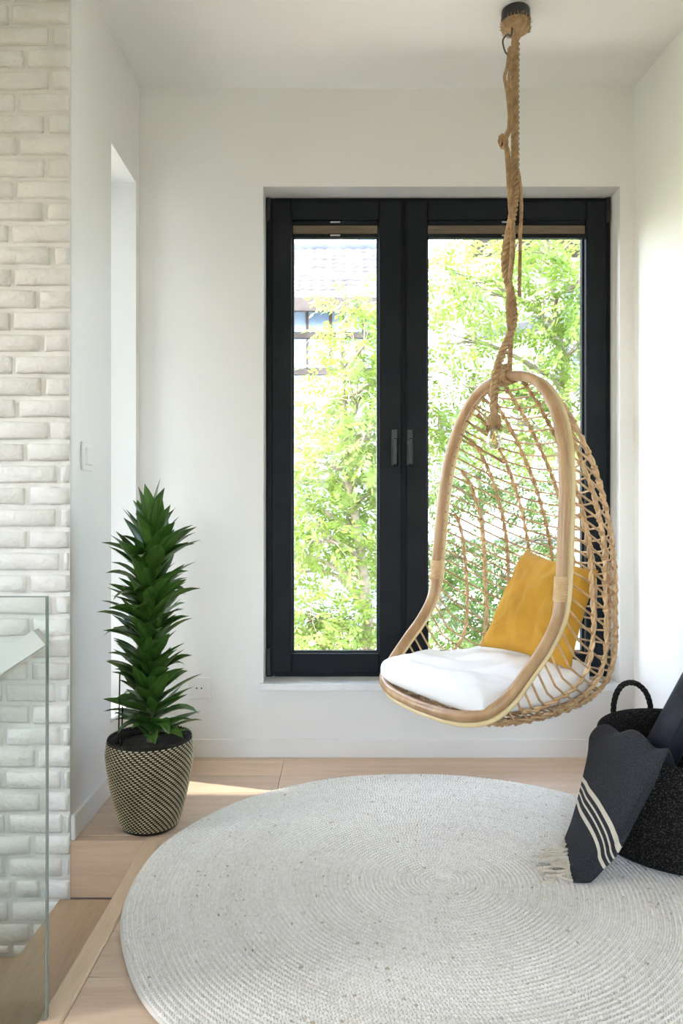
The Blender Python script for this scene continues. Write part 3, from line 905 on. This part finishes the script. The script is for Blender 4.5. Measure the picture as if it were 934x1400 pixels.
# ------------------------------------------------------------------ rope pendant lamp
CN = P(705, 15, 2.454); CN = np.array((.573, 2.454, ZC))
lamp = empty('rope_pendant_lamp', (CN[0], CN[1], ZC)); tag(lamp, 'thick twisted jute rope pendant with a bare bulb wound round the chair ropes', 'lamp')
mk('ceiling_canopy', *lathe([(.0, ZC-.0005), (.045, ZC-.0005), (.0465, ZC-.004), (.0465, ZC-.030), (.043, ZC-.036), (.0, ZC-.037)], CN[0], CN[1], 40), BLACKM, lamp)
mk('rope_collar', *lathe([(.030, ZC-.034), (.046, ZC-.040), (.0475, ZC-.052), (.043, ZC-.064), (.026, ZC-.074), (.013, ZC-.084), (.0, ZC-.085)], CN[0], CN[1], 32), ROPEM, lamp)
m = MB()
for k in range(170):
    a = R.uniform(0, 2*math.pi); z = ZC-R.uniform(.036, .066); r0 = .046
    p0 = np.array((CN[0]+r0*math.cos(a), CN[1]+r0*math.sin(a), z))
    d = np.array((math.cos(a)+R.uniform(-.7, .7), math.sin(a)+R.uniform(-.7, .7), R.uniform(.2, 2.2)))*R.uniform(.003, .007)
    m.add(*tube([p0-d*.3, p0+d*.5, p0+d], [.0012, .001, .0005], 4))
fr_ = m.out('frayed_fibre', ROPEM, lamp, True); fr_['kind'] = 'stuff'
rope_px = [(705, 60, 2.452), (704.5, 130, 2.448), (704.5, 190, 2.442), (704.5, 235, 2.436), (704, 270, 2.425), (699, 305, 2.405), (691.5, 343, 2.40), (691.5, 372, 2.415),
           (699.5, 405, 2.435), (702.5, 430, 2.435), (698.5, 455, 2.42), (688, 480, 2.395), (679.5, 506, 2.372), (676, 535, 2.358), (675.5, 560, 2.352)]
rp = [np.array((CN[0], CN[1], ZC-.07))]+[P(*q) for q in rope_px]
rp = catmull(rp, 8)
m = MB(); twist(m, rp, .0082, .0063, 19, 3, .004, 8); m.out('thick_rope', ROPEM, lamp, True)
eb = P(675.5, 572, 2.352)
mk('rope_end_cap', *lathe([(.0, eb[2]+.035), (.013, eb[2]+.033), (.0125, eb[2]+.018), (.016, eb[2]+.008), (.0205, eb[2]-.008), (.0225, eb[2]-.022), (.021, eb[2]-.03), (.0, eb[2]-.029)], eb[0], eb[1], 20), ROPEM, lamp)
m = MB()
for k in range(64):
    a = 2*math.pi*k/64+R.uniform(-.05, .05); r0 = .0185
    q = [np.array((eb[0]+r_*math.cos(a+o_), eb[1]+r_*math.sin(a+o_), eb[2]+z_)) for (r_, z_, o_) in ((.0155, .012, 0), (.0212, -.008, .06), (.0232+R.uniform(-.001, .003), -.033-R.uniform(0, .008), R.uniform(-.1, .2)))]
    m.add(*tube(q, [.0013, .0015, .0008], 5))
tf = m.out('tassel_fibre', ROPEM, lamp, True); tf['kind'] = 'stuff'
bz = eb[2]-.030
bulb = mk('bulb', *lathe([(.0125, bz-.002), (.0135, bz-.010), (.0175, bz-.020), (.0225, bz-.032), (.0242, bz-.043), (.0222, bz-.055), (.0165, bz-.0635), (.0085, bz-.068), (.0, bz-.069)], eb[0], eb[1], 28), BULBG, lamp)
FIL = mat_noise('bulb_filament', (.75,.48,.12), (.85,.60,.20), 20, .4)
mk('bulb_cap', *lathe([(.0, bz+.003), (.0125, bz+.003), (.0125, bz-.006), (.0, bz-.006)], eb[0], eb[1], 20), STEEL, bulb)
m = MB(); m.add(*tube([(eb[0], eb[1], bz-.005), (eb[0], eb[1], bz-.022)], .003, 8))
for k in range(4):
    a = k*math.pi/2+.4
    m.add(*tube([(eb[0]+.004*math.cos(a), eb[1]+.004*math.sin(a), bz-.02), (eb[0]+.008*math.cos(a), eb[1]+.008*math.sin(a), bz-.048)], .0014, 6))
m.out('filament', FIL, bulb, True)

# chair suspension ropes
HK = np.array((.537, 2.430, ZC)); TOP = L2W(0, -.058, 1.392)
sus = empty('suspension_rope', (HK[0], HK[1], ZC)); tag(sus, 'thin knotted jute rope holding the rattan chair from a ceiling hook', 'rope')
hk = [HK+np.array(q) for q in ((.022, .0, 0), (.022, 0, -.028), (.016, 0, -.095), (.004, 0, -.093), (-.010, 0, -.108), (-.0105, 0, -.125), (-.004, 0, -.148), (.004, 0, -.158))]
mk('steel_hook', *tube(catmull(hk, 6), .0030, 8), mat_noise('dark_steel', (.06,.06,.065), (.10,.10,.105), 9, .4), sus)
yk = 2.425
a_px = [(696.5, 66, 2.43), (694, 90, 2.424), (690, 105, 2.418), (692.5, 120, 2.42), (696, 150, 2.421), (695.5, 175, 2.42), (689, 190, 2.408), (692, 205, 2.412), (694.5, 240, 2.41), (696.5, 275, 2.405), (699, 305, 2.387), (699.5, 340, 2.385), (697, 375, 2.394), (694.5, 405, 2.41), (694, 430, 2.41), (697, 460, 2.415), (696.5, 485, 2.42), (695.5, 508, 2.42)]
b_px = [(698, 64, 2.436), (697, 95, 2.436), (696, 118, 2.434), (699, 150, 2.43), (697, 178, 2.426), (692, 193, 2.42), (695.5, 210, 2.426), (697.5, 250, 2.42), (700, 290, 2.40), (702.5, 320, 2.392), (702, 350, 2.392), (697.5, 390, 2.408), (697, 420, 2.415), (699.5, 450, 2.423), (699, 480, 2.424), (698, 508, 2.424)]
for q in (a_px, b_px):
    m = MB(); twist(m, catmull([P(*w) for w in q], 6), .0030, .0034, 40, 3, .005, 6); m.out('rope_strand', ROPEM, sus, True)
m = MB()
kc = P(688, 192, 2.408)
for k in range(5):
    t = k*1.15; ax = np.array((math.cos(t), .3, math.sin(t)*.8)); ax /= np.linalg.norm(ax)
    e1 = np.cross(ax, (0.2, 1, .1)); e1 /= np.linalg.norm(e1); e2 = np.cross(ax, e1)
    ring = [kc+np.array((0, 0, .010*(k-2)/2))+(.0125+.002*math.sin(k))*(e1*math.cos(w)+e2*math.sin(w)) for w in np.linspace(0, 2*math.pi, 25)]
    twist(m, ring, .0026, .0030, 60, 3, .004, 5)
m.out('knot', ROPEM, sus, True)
m = MB()
tail = catmull([P(*q) for q in ((706, 228, 2.425), (709.5, 240, 2.425), (712, 262, 2.425), (713, 290, 2.425), (711.5, 320, 2.425), (711, 360, 2.425), (710.3, 405, 2.425))], 6)
twist(m, tail, .0032, .0036, 40, 3, .005, 6); m.out('loose_rope_end', ROPEM, sus, True)
m = MB()
i0 = int(np.argmin(np.linalg.norm(hoop-TOP, axis=1)))
for k, dx in enumerate((-.016, -.005, .006, .017)):
    c = TOP+UW*dx+np.array((0, 0, -.001-.00*k))
    ring = [c+UW*(.006*math.sin(w+k))+.0215*(UF*math.cos(w)+np.array((0, 0, 1))*math.sin(w)) for w in np.linspace(0, 2*math.pi, 29)]
    twist(m, ring, .0028, .0032, 45, 3, .004, 5)
kt = TOP+np.array((0, 0, .031))
for k in range(3):
    e1 = np.array((math.cos(k), math.sin(k), 0)); e2 = np.array((0, 0, 1))*.8+np.array((-math.sin(k), math.cos(k), 0))*.5
    twist(m, [kt+.0115*(e1*math.cos(w)+e2*math.sin(w)) for w in np.linspace(0, 2*math.pi, 21)], .0026, .003, 50, 3, .004, 5)
m.out('hoop_lashing', ROPEM, sus, True)

# ------------------------------------------------------------------ basket, roll and throw
BC = np.array((.955, 2.11, 0.0))
def rim_dz(x, y): return -.022*(BC[1]-y)/.24
bk = empty('storage_basket', (BC[0], BC[1], .015)); tag(bk, 'large round black woven basket with loop handles on the rug', 'basket')
prof = [(.0, .0165), (.205, .0165), (.222, .023)]
nrow = 21
for i in range(nrow*3+1):
    t = i/(nrow*3); z = .024+(.312-.024)*t
    r_ = .224+.016*math.sin(t*math.pi*.9)-.012*t+.0032*abs(math.sin(i*math.pi/3))
    prof.append((r_, z))
prof += [(.220, .318), (.212, .312), (.205, .29), (.205, .10), (.19, .045), (.0, .042)]
v, f = lathe(prof, BC[0], BC[1], 72)
v = np.array(v); v[:, 2] += np.where(v[:, 2] > .2, (v[:, 2]-.2)/.11*-.022*(BC[1]-v[:, 1])/.24*1.0, 0)
mk('body', v, f, BASKETM, bk)
def handle(azm, tilt, hh, w):
    c = BC+np.array((.226*math.cos(azm), .226*math.sin(azm), 0)); tg = np.array((-math.sin(azm), math.cos(azm), 0)); rd = np.array((math.cos(azm), math.sin(azm), 0))
    zb_ = .300+rim_dz(c[0], c[1])
    pts = []
    for k in range(25):
        a = math.pi*k/24
        q = tg*(w*math.cos(a))*(1+.06*math.sin(a)); hgt = hh*math.sin(a)**.75
        curve = rd*(-(w*math.cos(a))**2/.5)
        pts.append(c+q+curve+np.array((0, 0, zb_-.02+(0 if 0 < k < 24 else -.015)))+np.array((0, 0, 1))*hgt*math.cos(tilt)+rd*hgt*math.sin(tilt))
    m = MB(); twist(m, catmull(pts, 3), .0035, .0060, 22, 3, .006, 6); return m.out('handle', BASKETM, bk, True)
handle(math.radians(103), 0.05, .118, .066)
handle(math.radians(-83), 1.9, .085, .07)

ml = empty('rolled_mat', (.90, 2.03, .06)); tag(ml, 'dark navy rolled mat standing tilted in the black basket', 'mat')
ax = np.array((.50, .06, .86)); ax /= np.linalg.norm(ax)
p0 = np.array((.915, 2.03, .375))-ax*.205
e1 = np.cross(ax, (0, 1, 0)); e1 /= np.linalg.norm(e1); e2 = np.cross(ax, e1)
prof2 = []
for k in range(150):
    a = 2*math.pi*4.2*k/149; r_ = .018+(.052-.018)*k/149; prof2.append((r_*math.cos(a), r_*math.sin(a)))
outer = prof2; inner = [(x*(1-.005/math.hypot(x, y)), y*(1-.005/math.hypot(x, y))) for x, y in prof2]
V = []; Fc = []
for L_ in (0, .50):
    V += [p0+ax*L_+e1*x+e2*y for x, y in outer]+[p0+ax*L_+e1*x+e2*y for x, y in inner]
n = len(outer)
for k in range(n-1):
    Fc += [(k, k+1, 2*n+k+1, 2*n+k), (n+k+1, n+k, 3*n+k, 3*n+k+1), (k+1, k, n+k, n+k+1), (2*n+k, 2*n+k+1, 3*n+k+1, 3*n+k)]
Fc += [(n-1, 2*n-1, 4*n-1, 3*n-1), (0, 2*n, 3*n, n)]
mk('rolled_sheet', V, Fc, MATM, ml)
mk('roll_core', *tube([p0+ax*.004, p0+ax*.496], .0135, 12), MATM, ml)
# second dark roll beside it
ml2 = empty('rolled_blanket', (1.0, 1.98, .08)); tag(ml2, 'dark blue rolled blanket lying low in the black basket beside the mat', 'blanket')
ax2 = np.array((.55, -.02, .45)); ax2 /= np.linalg.norm(ax2); q0 = np.array((.945, 1.962, .20))
e1 = np.cross(ax2, (0, 1, 0)); e1 /= np.linalg.norm(e1); e2 = np.cross(ax2, e1)
V = []; Fc = []; n = 110
sp = [((.008+.050*k/(n-1))*math.cos(2*math.pi*3.3*k/(n-1)), (.008+.050*k/(n-1))*math.sin(2*math.pi*3.3*k/(n-1))) for k in range(n)]
spi = [(x*(1-.007/max(.0075, math.hypot(x, y))), y*(1-.007/max(.0075, math.hypot(x, y)))) for x, y in sp]
for L_ in (0, .21):
    V += [q0+ax2*L_+e1*x+e2*y for x, y in sp]+[q0+ax2*L_+e1*x+e2*y for x, y in spi]
for k in range(n-1):
    Fc += [(k, k+1, 2*n+k+1, 2*n+k), (n+k+1, n+k, 3*n+k, 3*n+k+1), (k+1, k, n+k, n+k+1), (2*n+k, 2*n+k+1, 3*n+k+1, 3*n+k)]
Fc += [(n-1, 2*n-1, 4*n-1, 3*n-1), (0, 2*n, 3*n, n)]
mk('rolled_sheet', V, Fc, MATM, ml2)

# throw: rows from inside the basket, over the rim, down to the fringed end on the rug
ROWS = [
 [P(862,1040,2.16), P(885,1052,2.10), P(908,1060,2.03), P(922,1068,1.97), P(930,1075,1.94)],
 [P(838,1004,2.17), P(860,1010,2.10), P(882,1018,2.02), P(902,1028,1.955), P(918,1038,1.92)],
 [P(822,996,2.165), P(840,997,2.075), P(864,1004,1.985), P(890,1017,1.915), P(914,1031,1.875)],
 [P(808,1008,2.15), P(826,1010,2.05), P(852,1022,1.955), P(880,1038,1.885), P(909,1043,1.85)],
 [P(803,1028,2.14), P(820,1035,2.04), P(845,1052,1.945), P(870,1072,1.875), P(894,1085,1.84)],
 [P(795,1060,2.125), P(809,1079,2.02), P(827,1108,1.935), P(841,1138,1.885), P(853,1163,1.865)],
 [P(787,1096,2.11), P(797,1117,2.02), P(810,1145,1.945), P(818,1170,1.905), P(826,1190,1.885)],
 [P(780,1128,2.10), P(786,1150,2.02), P(792,1172,1.955), P(798,1190,1.915), P(804,1205,1.885)],
 [P(773,1150,2.075), P(776,1166,2.015), P(779,1183,1.965), P(781,1199,1.925), P(783,1212,1.885)],
]
ROWS = np.array(ROWS)
NA, NBv = 28, 64
cols_ = [catmull(ROWS[:, k], 8) for k in range(5)]
cols_ = np.array([resample(c, np.linalg.norm(np.diff(c, axis=0), axis=1).sum()/NBv)[:NBv+1] if False else c for c in cols_])
nb = cols_.shape[1]
grid = np.array([catmull(cols_[:, j], 7) for j in range(nb)])      # nb x na x 3
na = grid.shape[1]
for j in range(nb):
    for i in range(na):
        b_ = j/(nb-1)*8; a_ = i/(na-1)
        w_ = min(1, max(0, (b_-2.2)/1.2))
        grid[j, i, 1] += w_*.018*math.sin(a_*10+b_*.8+.6)*(1-.6*max(0, (b_-6.5)/1.5))
        grid[j, i, 2] += (1-w_)*.010*math.sin(a_*13+1.0)+.003*mnoise.noise(Vector((a_*6, b_*1.2, 2)))
        grid[j, i, 2] = max(grid[j, i, 2], .021)
V = grid.reshape(-1, 3)
th_ob = empty('throw_blanket', (grid[-1, na//2, 0], grid[-1, na//2, 1], .014)); tag(th_ob, 'charcoal throw with cream stripes draped over the basket edge', 'throw')
m_, nt, b = new_mat('striped_throw')
uvn = nt.nodes.new('ShaderNodeAttribute'); uvn.attribute_name = 'along'
base = _ramp(nt, _noise(nt, _coord(nt, 'Object'), 420, 2), [(.35, (.018,.019,.023)), (.65, (.050,.052,.060))])
def band(c, w):
    s1 = nt.nodes.new('ShaderNodeMath'); s1.operation = 'COMPARE'; s1.inputs[1].default_value = c; s1.inputs[2].default_value = w
    nt.links.new(uvn.outputs['Fac'], s1.inputs[0]); return s1.outputs[0]
tot = None
for c_, w_ in ((5.06, .085), (5.34, .04), (5.58, .04), (5.90, .085)):
    o = band(c_, w_)
    if tot is None: tot = o
    else:
        a_ = nt.nodes.new('ShaderNodeMath'); a_.operation = 'MAXIMUM'; nt.links.new(tot, a_.inputs[0]); nt.links.new(o, a_.inputs[1]); tot = a_.outputs[0]
mx = nt.nodes.new('ShaderNodeMix'); mx.data_type = 'RGBA'
nt.links.new(tot, mx.inputs[0]); nt.links.new(base, mx.inputs[6]); mx.inputs[7].default_value = (.66,.60,.51,1)
nt.links.new(mx.outputs[2], b.inputs['Base Color']); b.inputs['Roughness'].default_value = .95
b.inputs['Specular IOR Level'].default_value = .15
cl = mk('cloth', V, grid_faces(nb, na), m_, th_ob)
al = cl.data.attributes.new('along', 'FLOAT', 'POINT'); al.data.foreach_set('value', np.repeat(np.arange(nb)/8.0, na))
so = cl.modifiers.new('thickness', 'SOLIDIFY'); so.thickness = .005; so.offset = 0
for k in range(17):
    a = (k+.5)/17; e = grid[-1, int(a*(na-1))]; pr = grid[-5, int(a*(na-1))]
    d = e-pr; d[2] = 0; d /= np.linalg.norm(d)
    sd = np.array((-d[1], d[0], 0))
    L_ = R.uniform(.065, .10); q = [e+np.array((0, 0, .0))]
    for s_ in (.2, .45, .7, 1.0):
        q.append(e+d*L_*s_+sd*R.uniform(-.014, .014)+np.array((0, 0, max(.017-e[2], -.004*0)+R.uniform(0, .006)*(1-s_)+.001)))
    m = MB(); twist(m, catmull(q, 6), .0021, .0023, 60, 2, .005, 5)
    kn = e+d*.010
    m.add(*tube([kn-d*.004, kn-d*.002, kn+d*.002, kn+d*.004], [.002, .0042, .0042, .002], 6))
    tip = q[-1]
    for w in range(3):
        m.add(*tube([tip, tip+d*.012+sd*R.uniform(-.008, .008)+np.array((0, 0, R.uniform(-.001, .002)))], [.0013, .0006], 4))
    m.out('fringe_tassel', FRINGE, th_ob, True)

# ------------------------------------------------------------------ outside
GZ = -3.0
GRASS = mat_noise('grass', (.11,.15,.06), (.20,.24,.12), 3, .9)
m = MB(); m.box(-40, 40, -30, 60, GZ-.2, GZ); struct(m.out('ground', GRASS))
m = MB(); m.box(-9, 7, -8, 7.2, GZ, GZ+.03); struct(m.out('added_bounce_paving', mat_noise('bounce_paving_stone', (.62,.52,.42), (.72,.62,.52), 3, .9)))  # unseen pale paving added to bounce warm sunlight up into the windows

ROOFT = mat_noise('grey_roof_tile', (.26,.25,.25), (.38,.365,.36), 3, .7)
SLATE = mat_noise('slate_roof', (.09,.095,.12), (.14,.15,.18), 4, .7)
PLASTER = mat_noise('grey_blue_plaster', (.20,.24,.30), (.26,.30,.36), 2, .9)
WPLASTER = mat_noise('white_plaster', (.78,.78,.76), (.84,.84,.82), 2, .9)
BEAM = mat_noise('brown_beam', (.04,.03,.026), (.07,.055,.05), 5, .8)
HWIN = mat_noise('blue_window', (.14,.20,.32), (.20,.27,.40), 2, .15)

def house_tiled():
    YA = 12.0
    hx0, hx1 = -6.0, .78
    def Z(py, Y): return CAM_H-(py-700)*Y/F_PX
    h = empty('tiled_house', (.5*(hx0+hx1), YA+2, GZ)); tag(h, 'house with a grey pantiled roof and brown beams beyond the garden', 'house')
    ze = Z(405, YA-.5); zr = Z(342, YA+2.2)
    m = MB(); m.box(hx0, hx1, YA, YA+5, GZ, ze+.05); m.out('wall', PLASTER, h)
    # courses of wavy pantiles
    nc = 11
    V = []; Fc = []
    nxs = 240
    for c in range(nc):
        ya = YA-.5+2.7*c/nc; za = ze+(zr-ze)*c/nc; yb_ = YA-.5+2.7*(c+1.12)/nc; zb_ = ze+(zr-ze)*(c+1.12)/nc
        o = len(V)
        for i in range(nxs+1):
            x = hx0-.2+(hx1-hx0+.4)*i/nxs
            w = .011*math.sin(i*2*math.pi/6)+R.uniform(-.004, .004)
            V += [(x, ya, za+.085+w), (x, yb_, zb_+.0+w), (x, ya+.16, za-.05)]
        for i in range(nxs):
            a = o+i*3; Fc += [(a, a+3, a+4, a+1), (a+2, a+5, a+3, a)]
    rt = mk('roof_tiles', V, Fc, ROOFT, h, False); rt['kind'] = 'stuff'
    m = MB(); m.add([(hx0-.2, YA+2.2, zr-.05), (hx1+.2, YA+2.2, zr-.05), (hx1+.2, YA+5.2, ze), (hx0-.2, YA+5.2, ze), (hx0-.2, YA-.5, ze-.06), (hx1+.2, YA-.5, ze-.06)], [(0,1,2,3),(0,4,5,1),(4,3,2,5),(0,3,4),(1,5,2)]); m.out('roof_back', ROOFT, h)
    mk('ridge_cap', *tube([(hx0-.25, YA+2.2, zr+.03), (hx1+.25, YA+2.2, zr+.03)], .10, 10), SLATE, h)
    v, f = chamfer_box(-.05, .75, YA+2.6, YA+3.3, zr-.5, Z(333, YA+2.9), .02)
    v = np.array(v); v[:, 0] += .35*0
    m = MB(); m.add(v*np.array((.45, 1, 1))+np.array((.32, 0, 0)), f); m.out('chimney', PLASTER, h)
    m = MB(); m.box(hx0-.2, hx1+.2, YA-.5, YA-.42, ze-.22, ze-.02); m.box(hx0-.2, hx1+.2, YA-.42, YA, ze-.08, ze-.03); m.out('eave_board', BEAM, h)
    for (pa, pb) in ((456, 463), (505, 513), (612, 618), (655, 662)):
        m = MB(); m.box(hx0, hx1, YA-.06, YA, Z(pb, YA), Z(pa, YA)); m.out('timber_beam', BEAM, h)
    for (xa, xb) in ((-1.9, -1.2), (-.95, -.15), (.0, .7)):
        for (pa, pb) in ((418, 456), (463, 505)):
            w = MB(); w.box(xa, xb, YA-.03, YA-.002, Z(pb, YA)+.02, Z(pa, YA)-.02); w = w.out('window', HWIN, h)
            m = MB()
            for (a, b, c, d) in ((xa, xa+.05, 0, 1), (xb-.05, xb, 0, 1), (.5*(xa+xb)-.02, .5*(xa+xb)+.02, 0, 1)):
                m.box(a, b, YA-.045, YA-.03, Z(pb, YA)+.02, Z(pa, YA)-.02)
            m.out('window_bar', BEAM, w)
house_tiled()

def house_white():
    YA = 9.5
    hx0, hx1 = 1.22, 7.0
    def Z(py): return CAM_H-(py-700)*YA/F_PX
    h = empty('white_house', (.5*(hx0+hx1), YA+2, GZ)); tag(h, 'white plastered house with dark roof edge and slatted balcony behind the trees', 'house')
    m = MB(); m.box(hx0, hx1, YA, YA+6, GZ, Z(330)); m.out('wall', WPLASTER, h)
    m = MB(); m.box(hx0+.35, hx1+.3, YA-.7, YA+6, Z(352), Z(320)); m.out('roof_edge', BEAM, h)
    m = MB()
    x0, x1 = (648-467)*YA/F_PX, (735-467)*YA/F_PX
    m.add([(x0, YA-.6, Z(458)), (x1+.5, YA-.6, Z(440)), (x1+.5, YA, Z(425)), (x0, YA, Z(438)), (x0, YA-.6, Z(464)), (x1+.5, YA-.6, Z(446)), (x1+.5, YA, Z(446)), (x0, YA, Z(464))],
          [(0,1,2,3),(4,7,6,5),(0,4,5,1),(1,5,6,2),(2,6,7,3),(3,7,4,0)]); m.out('awning', SLATE, h)
    for (pa, pb, qa, qb) in ((770, 800, 385, 440), (760, 800, 470, 540), (600, 640, 560, 650)):
        xa, xb = (pa-467)*YA/F_PX, (pb-467)*YA/F_PX
        if xa < hx0: continue
        w = MB(); w.box(xa, xb, YA-.03, YA-.002, Z(qb), Z(qa)); w = w.out('window', SLATE, h)
        m = MB(); m.box(.5*(xa+xb)-.02, .5*(xa+xb)+.02, YA-.05, YA-.03, Z(qb), Z(qa)); m.out('window_bar', WPLASTER, w)
    # balcony with white balusters
    bx0, bx1 = (630-467)*8.9/F_PX, (705-467)*8.9/F_PX
    def Z2(py): return CAM_H-(py-700)*8.9/F_PX
    b = MB(); b.box(bx0, bx1+1.2, 8.9, YA, Z2(745), Z2(736)); b = b.out('balcony_slab', SLATE, h)
    m = MB(); m.box(bx0, bx1+1.2, 8.9, 8.95, Z2(701), Z2(698)); m.out('balcony_rail', WPLASTER, b)
    n = 26
    for k in range(n):
        x = bx0+(bx1+1.2-bx0)*(k+.5)/n
        m = MB(); m.box(x-.018, x+.018, 8.9, 8.93, Z2(737), Z2(699)); m.out('baluster', WPLASTER, b)
house_white()

def shed():
    s = empty('garden_shed', (-.2, 8.2, GZ)); tag(s, 'low shed with a blue grey flat roof glimpsed through the lower leaves', 'shed')
    def Z(py): return CAM_H-(py-700)*8.0/F_PX
    m = MB(); m.box(-2.2, 1.1, 7.6, 9.0, GZ, Z(832)); m.out('wall', WPLASTER, s)
    m = MB(); m.add([(-2.4, 7.4, Z(838)), (1.2, 7.4, Z(838)), (1.2, 9.1, Z(788)), (-2.4, 9.1, Z(788)), (-2.4, 7.4, Z(845)), (1.2, 7.4, Z(845)), (1.2, 9.1, Z(796)), (-2.4, 9.1, Z(796))],
          [(0,1,2,3),(4,7,6,5),(0,4,5,1),(1,5,6,2),(2,6,7,3),(3,7,4,0)]); m.out('roof', mat_noise('shed_roof', (.12,.16,.24), (.18,.22,.30), 3, .5), s)
shed()

def tree(name, label, trunk, tr, blobs, seed, mat, leafL=.056, leafW=.0125, nleaf=5, dens=1.0):
    rng = random.Random(seed)
    base = np.array(trunk[0])
    t = empty(name, base); tag(t, label, 'tree', 'trees outside the window')
    tp = catmull(trunk, 8)
    mk('trunk', *tube(tp, np.linspace(tr, tr*.35, len(tp)), 10), BARK, t)
    V = []; Fc = []
    br = MB()
    for (cx, cy, cz, rx, ry, rz, n) in blobs:
        c = np.array((cx, cy, cz))
        # a branch from the trunk to the cluster
        below = [q for q in tp if q[2] < cz-.15]
        st_ = below[-1] if below else tp[len(tp)//3]
        ln = np.linalg.norm(c-st_)
        mid = .5*(st_+c)+np.array((rng.uniform(-.1, .1), rng.uniform(-.1, .1), .12*ln))
        bp = catmull([st_, mid, c], 8)
        br.add(*tube(bp, np.linspace(min(tr*.4, .022), .006, len(bp)), 6))
        for k in range(int(n*.92*dens)):
            # sprays of paired leaflets
            d = np.array([rng.gauss(0, 1) for _ in range(3)]); d /= np.linalg.norm(d)
            rr = rng.random()**.5
            p = c+d*np.array((rx, ry, rz))*rr
            dirv = d*np.array((1, .8, .5))+np.array((rng.gauss(0, .5), rng.gauss(0, .5), rng.gauss(-.25, .35))); dirv /= np.linalg.norm(dirv)
            if k % 9 == 0:
                br.add(*tube(catmull([bp[rng.randrange(len(bp)//2, len(bp))], .5*(c+p)+np.array((0, 0, .05)), p], 4), np.linspace(.006, .0018, 9), 4))
            up = np.array((rng.gauss(0, .45), rng.gauss(0, .45), 1.0)); sd = np.cross(dirv, up); sd /= np.linalg.norm(sd); nu = np.cross(sd, dirv)
            Ls = leafL*rng.uniform(.75, 1.3)
            for q in range(nleaf*2+1):
                if q == nleaf*2: pos = p+dirv*Ls*.55*nleaf; ld = dirv.copy(); sgn = 1
                else:
                    sgn = 1 if q % 2 else -1
                    pos = p+dirv*Ls*.55*(q//2); ld = dirv*.55+sd*sgn*.85
                ld = ld+nu*rng.uniform(-.45, .25)+np.array((0, 0, -.15)); ld /= np.linalg.norm(ld)
                ws_ = np.cross(ld, nu+sd*rng.uniform(-.6, .6)); ws_ /= np.linalg.norm(ws_)+1e-9
                L_ = Ls*rng.uniform(.8, 1.15); W_ = leafW*rng.uniform(.8, 1.2)
                o = len(V)
                V += [pos, pos+ld*L_*.45+ws_*W_, pos+ld*L_, pos+ld*L_*.45-ws_*W_]
                Fc.append((o, o+1, o+2, o+3))
    b_ = br.out('branches', BARK, t, True); b_['kind'] = 'stuff'
    fo = mk('foliage', np.array(V), Fc, mat, t, False); fo['kind'] = 'stuff'
    return t

def W(px, py, Y): return tuple(P(px, py, Y))
rb = random.Random(21)
bl = []
# tree in front of the narrow pane: dense below, loose towards the top
for (px, py, Y, r, n) in ((480, 425, 5.4, .24, 40), (500, 470, 5.2, .30, 65), (470, 500, 5.6, .24, 42), (480, 540, 5.2, .34, 90), (450, 590, 5.5, .26, 48), (505, 600, 5.0, .30, 80),
        (455, 640, 5.2, .34, 95), (520, 660, 5.4, .30, 70), (410, 690, 5.5, .32, 80), (480, 700, 5.6, .30, 80), (440, 740, 5.1, .32, 100), (510, 745, 5.4, .26, 60), (400, 780, 5.6, .34, 80),
        (470, 790, 5.9, .26, 45), (420, 850, 5.0, .36, 130), (500, 865, 5.0, .34, 120), (460, 900, 4.8, .36, 120), (380, 880, 5.2, .4, 110), (540, 520, 5.5, .34, 60), (560, 600, 5.7, .34, 60), (360, 640, 5.8, .4, 60), (345, 760, 5.6, .4, 70), (545, 420, 5.7, .3, 40)):
    c = P(px, py, Y); bl.append((c[0], c[1], c[2], r*1.15, r, r*.8, n))
tree('garden_tree', 'leafy young tree standing in front of the house with the pantiled roof', [(.26, 5.35, GZ), (.22, 5.32, -1.2), W(503, 860, 5.3), W(497, 790, 5.3), W(490, 735, 5.3), W(478, 660, 5.35), W(470, 560, 5.4), W(463, 450, 5.45)], .055, bl, 5, TREELEAF)
bl = []
for (px, py, Y, r, n) in ((610, 370, 5.0, .30, 80), (650, 400, 5.3, .30, 80), (600, 470, 5.2, .28, 60), (690, 350, 5.6, .34, 90), (745, 345, 5.2, .34, 110), (790, 390, 5.0, .34, 110), (740, 430, 5.3, .32, 90),
        (780, 480, 5.2, .32, 90), (720, 500, 5.6, .30, 70), (640, 530, 5.2, .34, 100), (600, 590, 5.4, .34, 110), (700, 580, 5.4, .30, 80), (760, 570, 5.2, .32, 100), (820, 540, 5.2, .34, 80), (840, 420, 5.3, .36, 80)):
    c = P(px, py, Y); bl.append((c[0], c[1], c[2], r*1.15, r, r*.8, n))
tree('garden_tree', 'taller bright green tree spreading behind the hanging chair rope', [(1.75, 5.6, GZ), (1.72, 5.6, -.8), W(790, 700, 5.6), W(776, 560, 5.6), W(760, 430, 5.6), W(742, 330, 5.6)], .06, bl, 8, TREELEAF, dens=.78)
bl = []
for (px, py, Y, r, n) in ((600, 660, 6.2, .38, 110), (660, 640, 6.4, .38, 100), (720, 660, 6.3, .38, 100), (620, 760, 6.2, .40, 140), (690, 790, 6.4, .42, 120), (760, 740, 6.2, .40, 120), (600, 840, 5.8, .42, 150), (670, 860, 5.9, .42, 150), (740, 860, 6.0, .42, 130), (810, 800, 6.0, .42, 100), (560, 760, 6.2, .40, 90)):
    c = P(px, py, Y); bl.append((c[0], c[1], c[2], r*1.15, r, r*.8, n))
tree('garden_tree', 'deeper green bushy tree seen low through the chair weave', [(1.25, 6.6, GZ), (1.2, 6.6, -1.5), W(665, 860, 6.6), W(660, 740, 6.6), W(655, 640, 6.5)], .05, bl, 13, TREELEAF2)
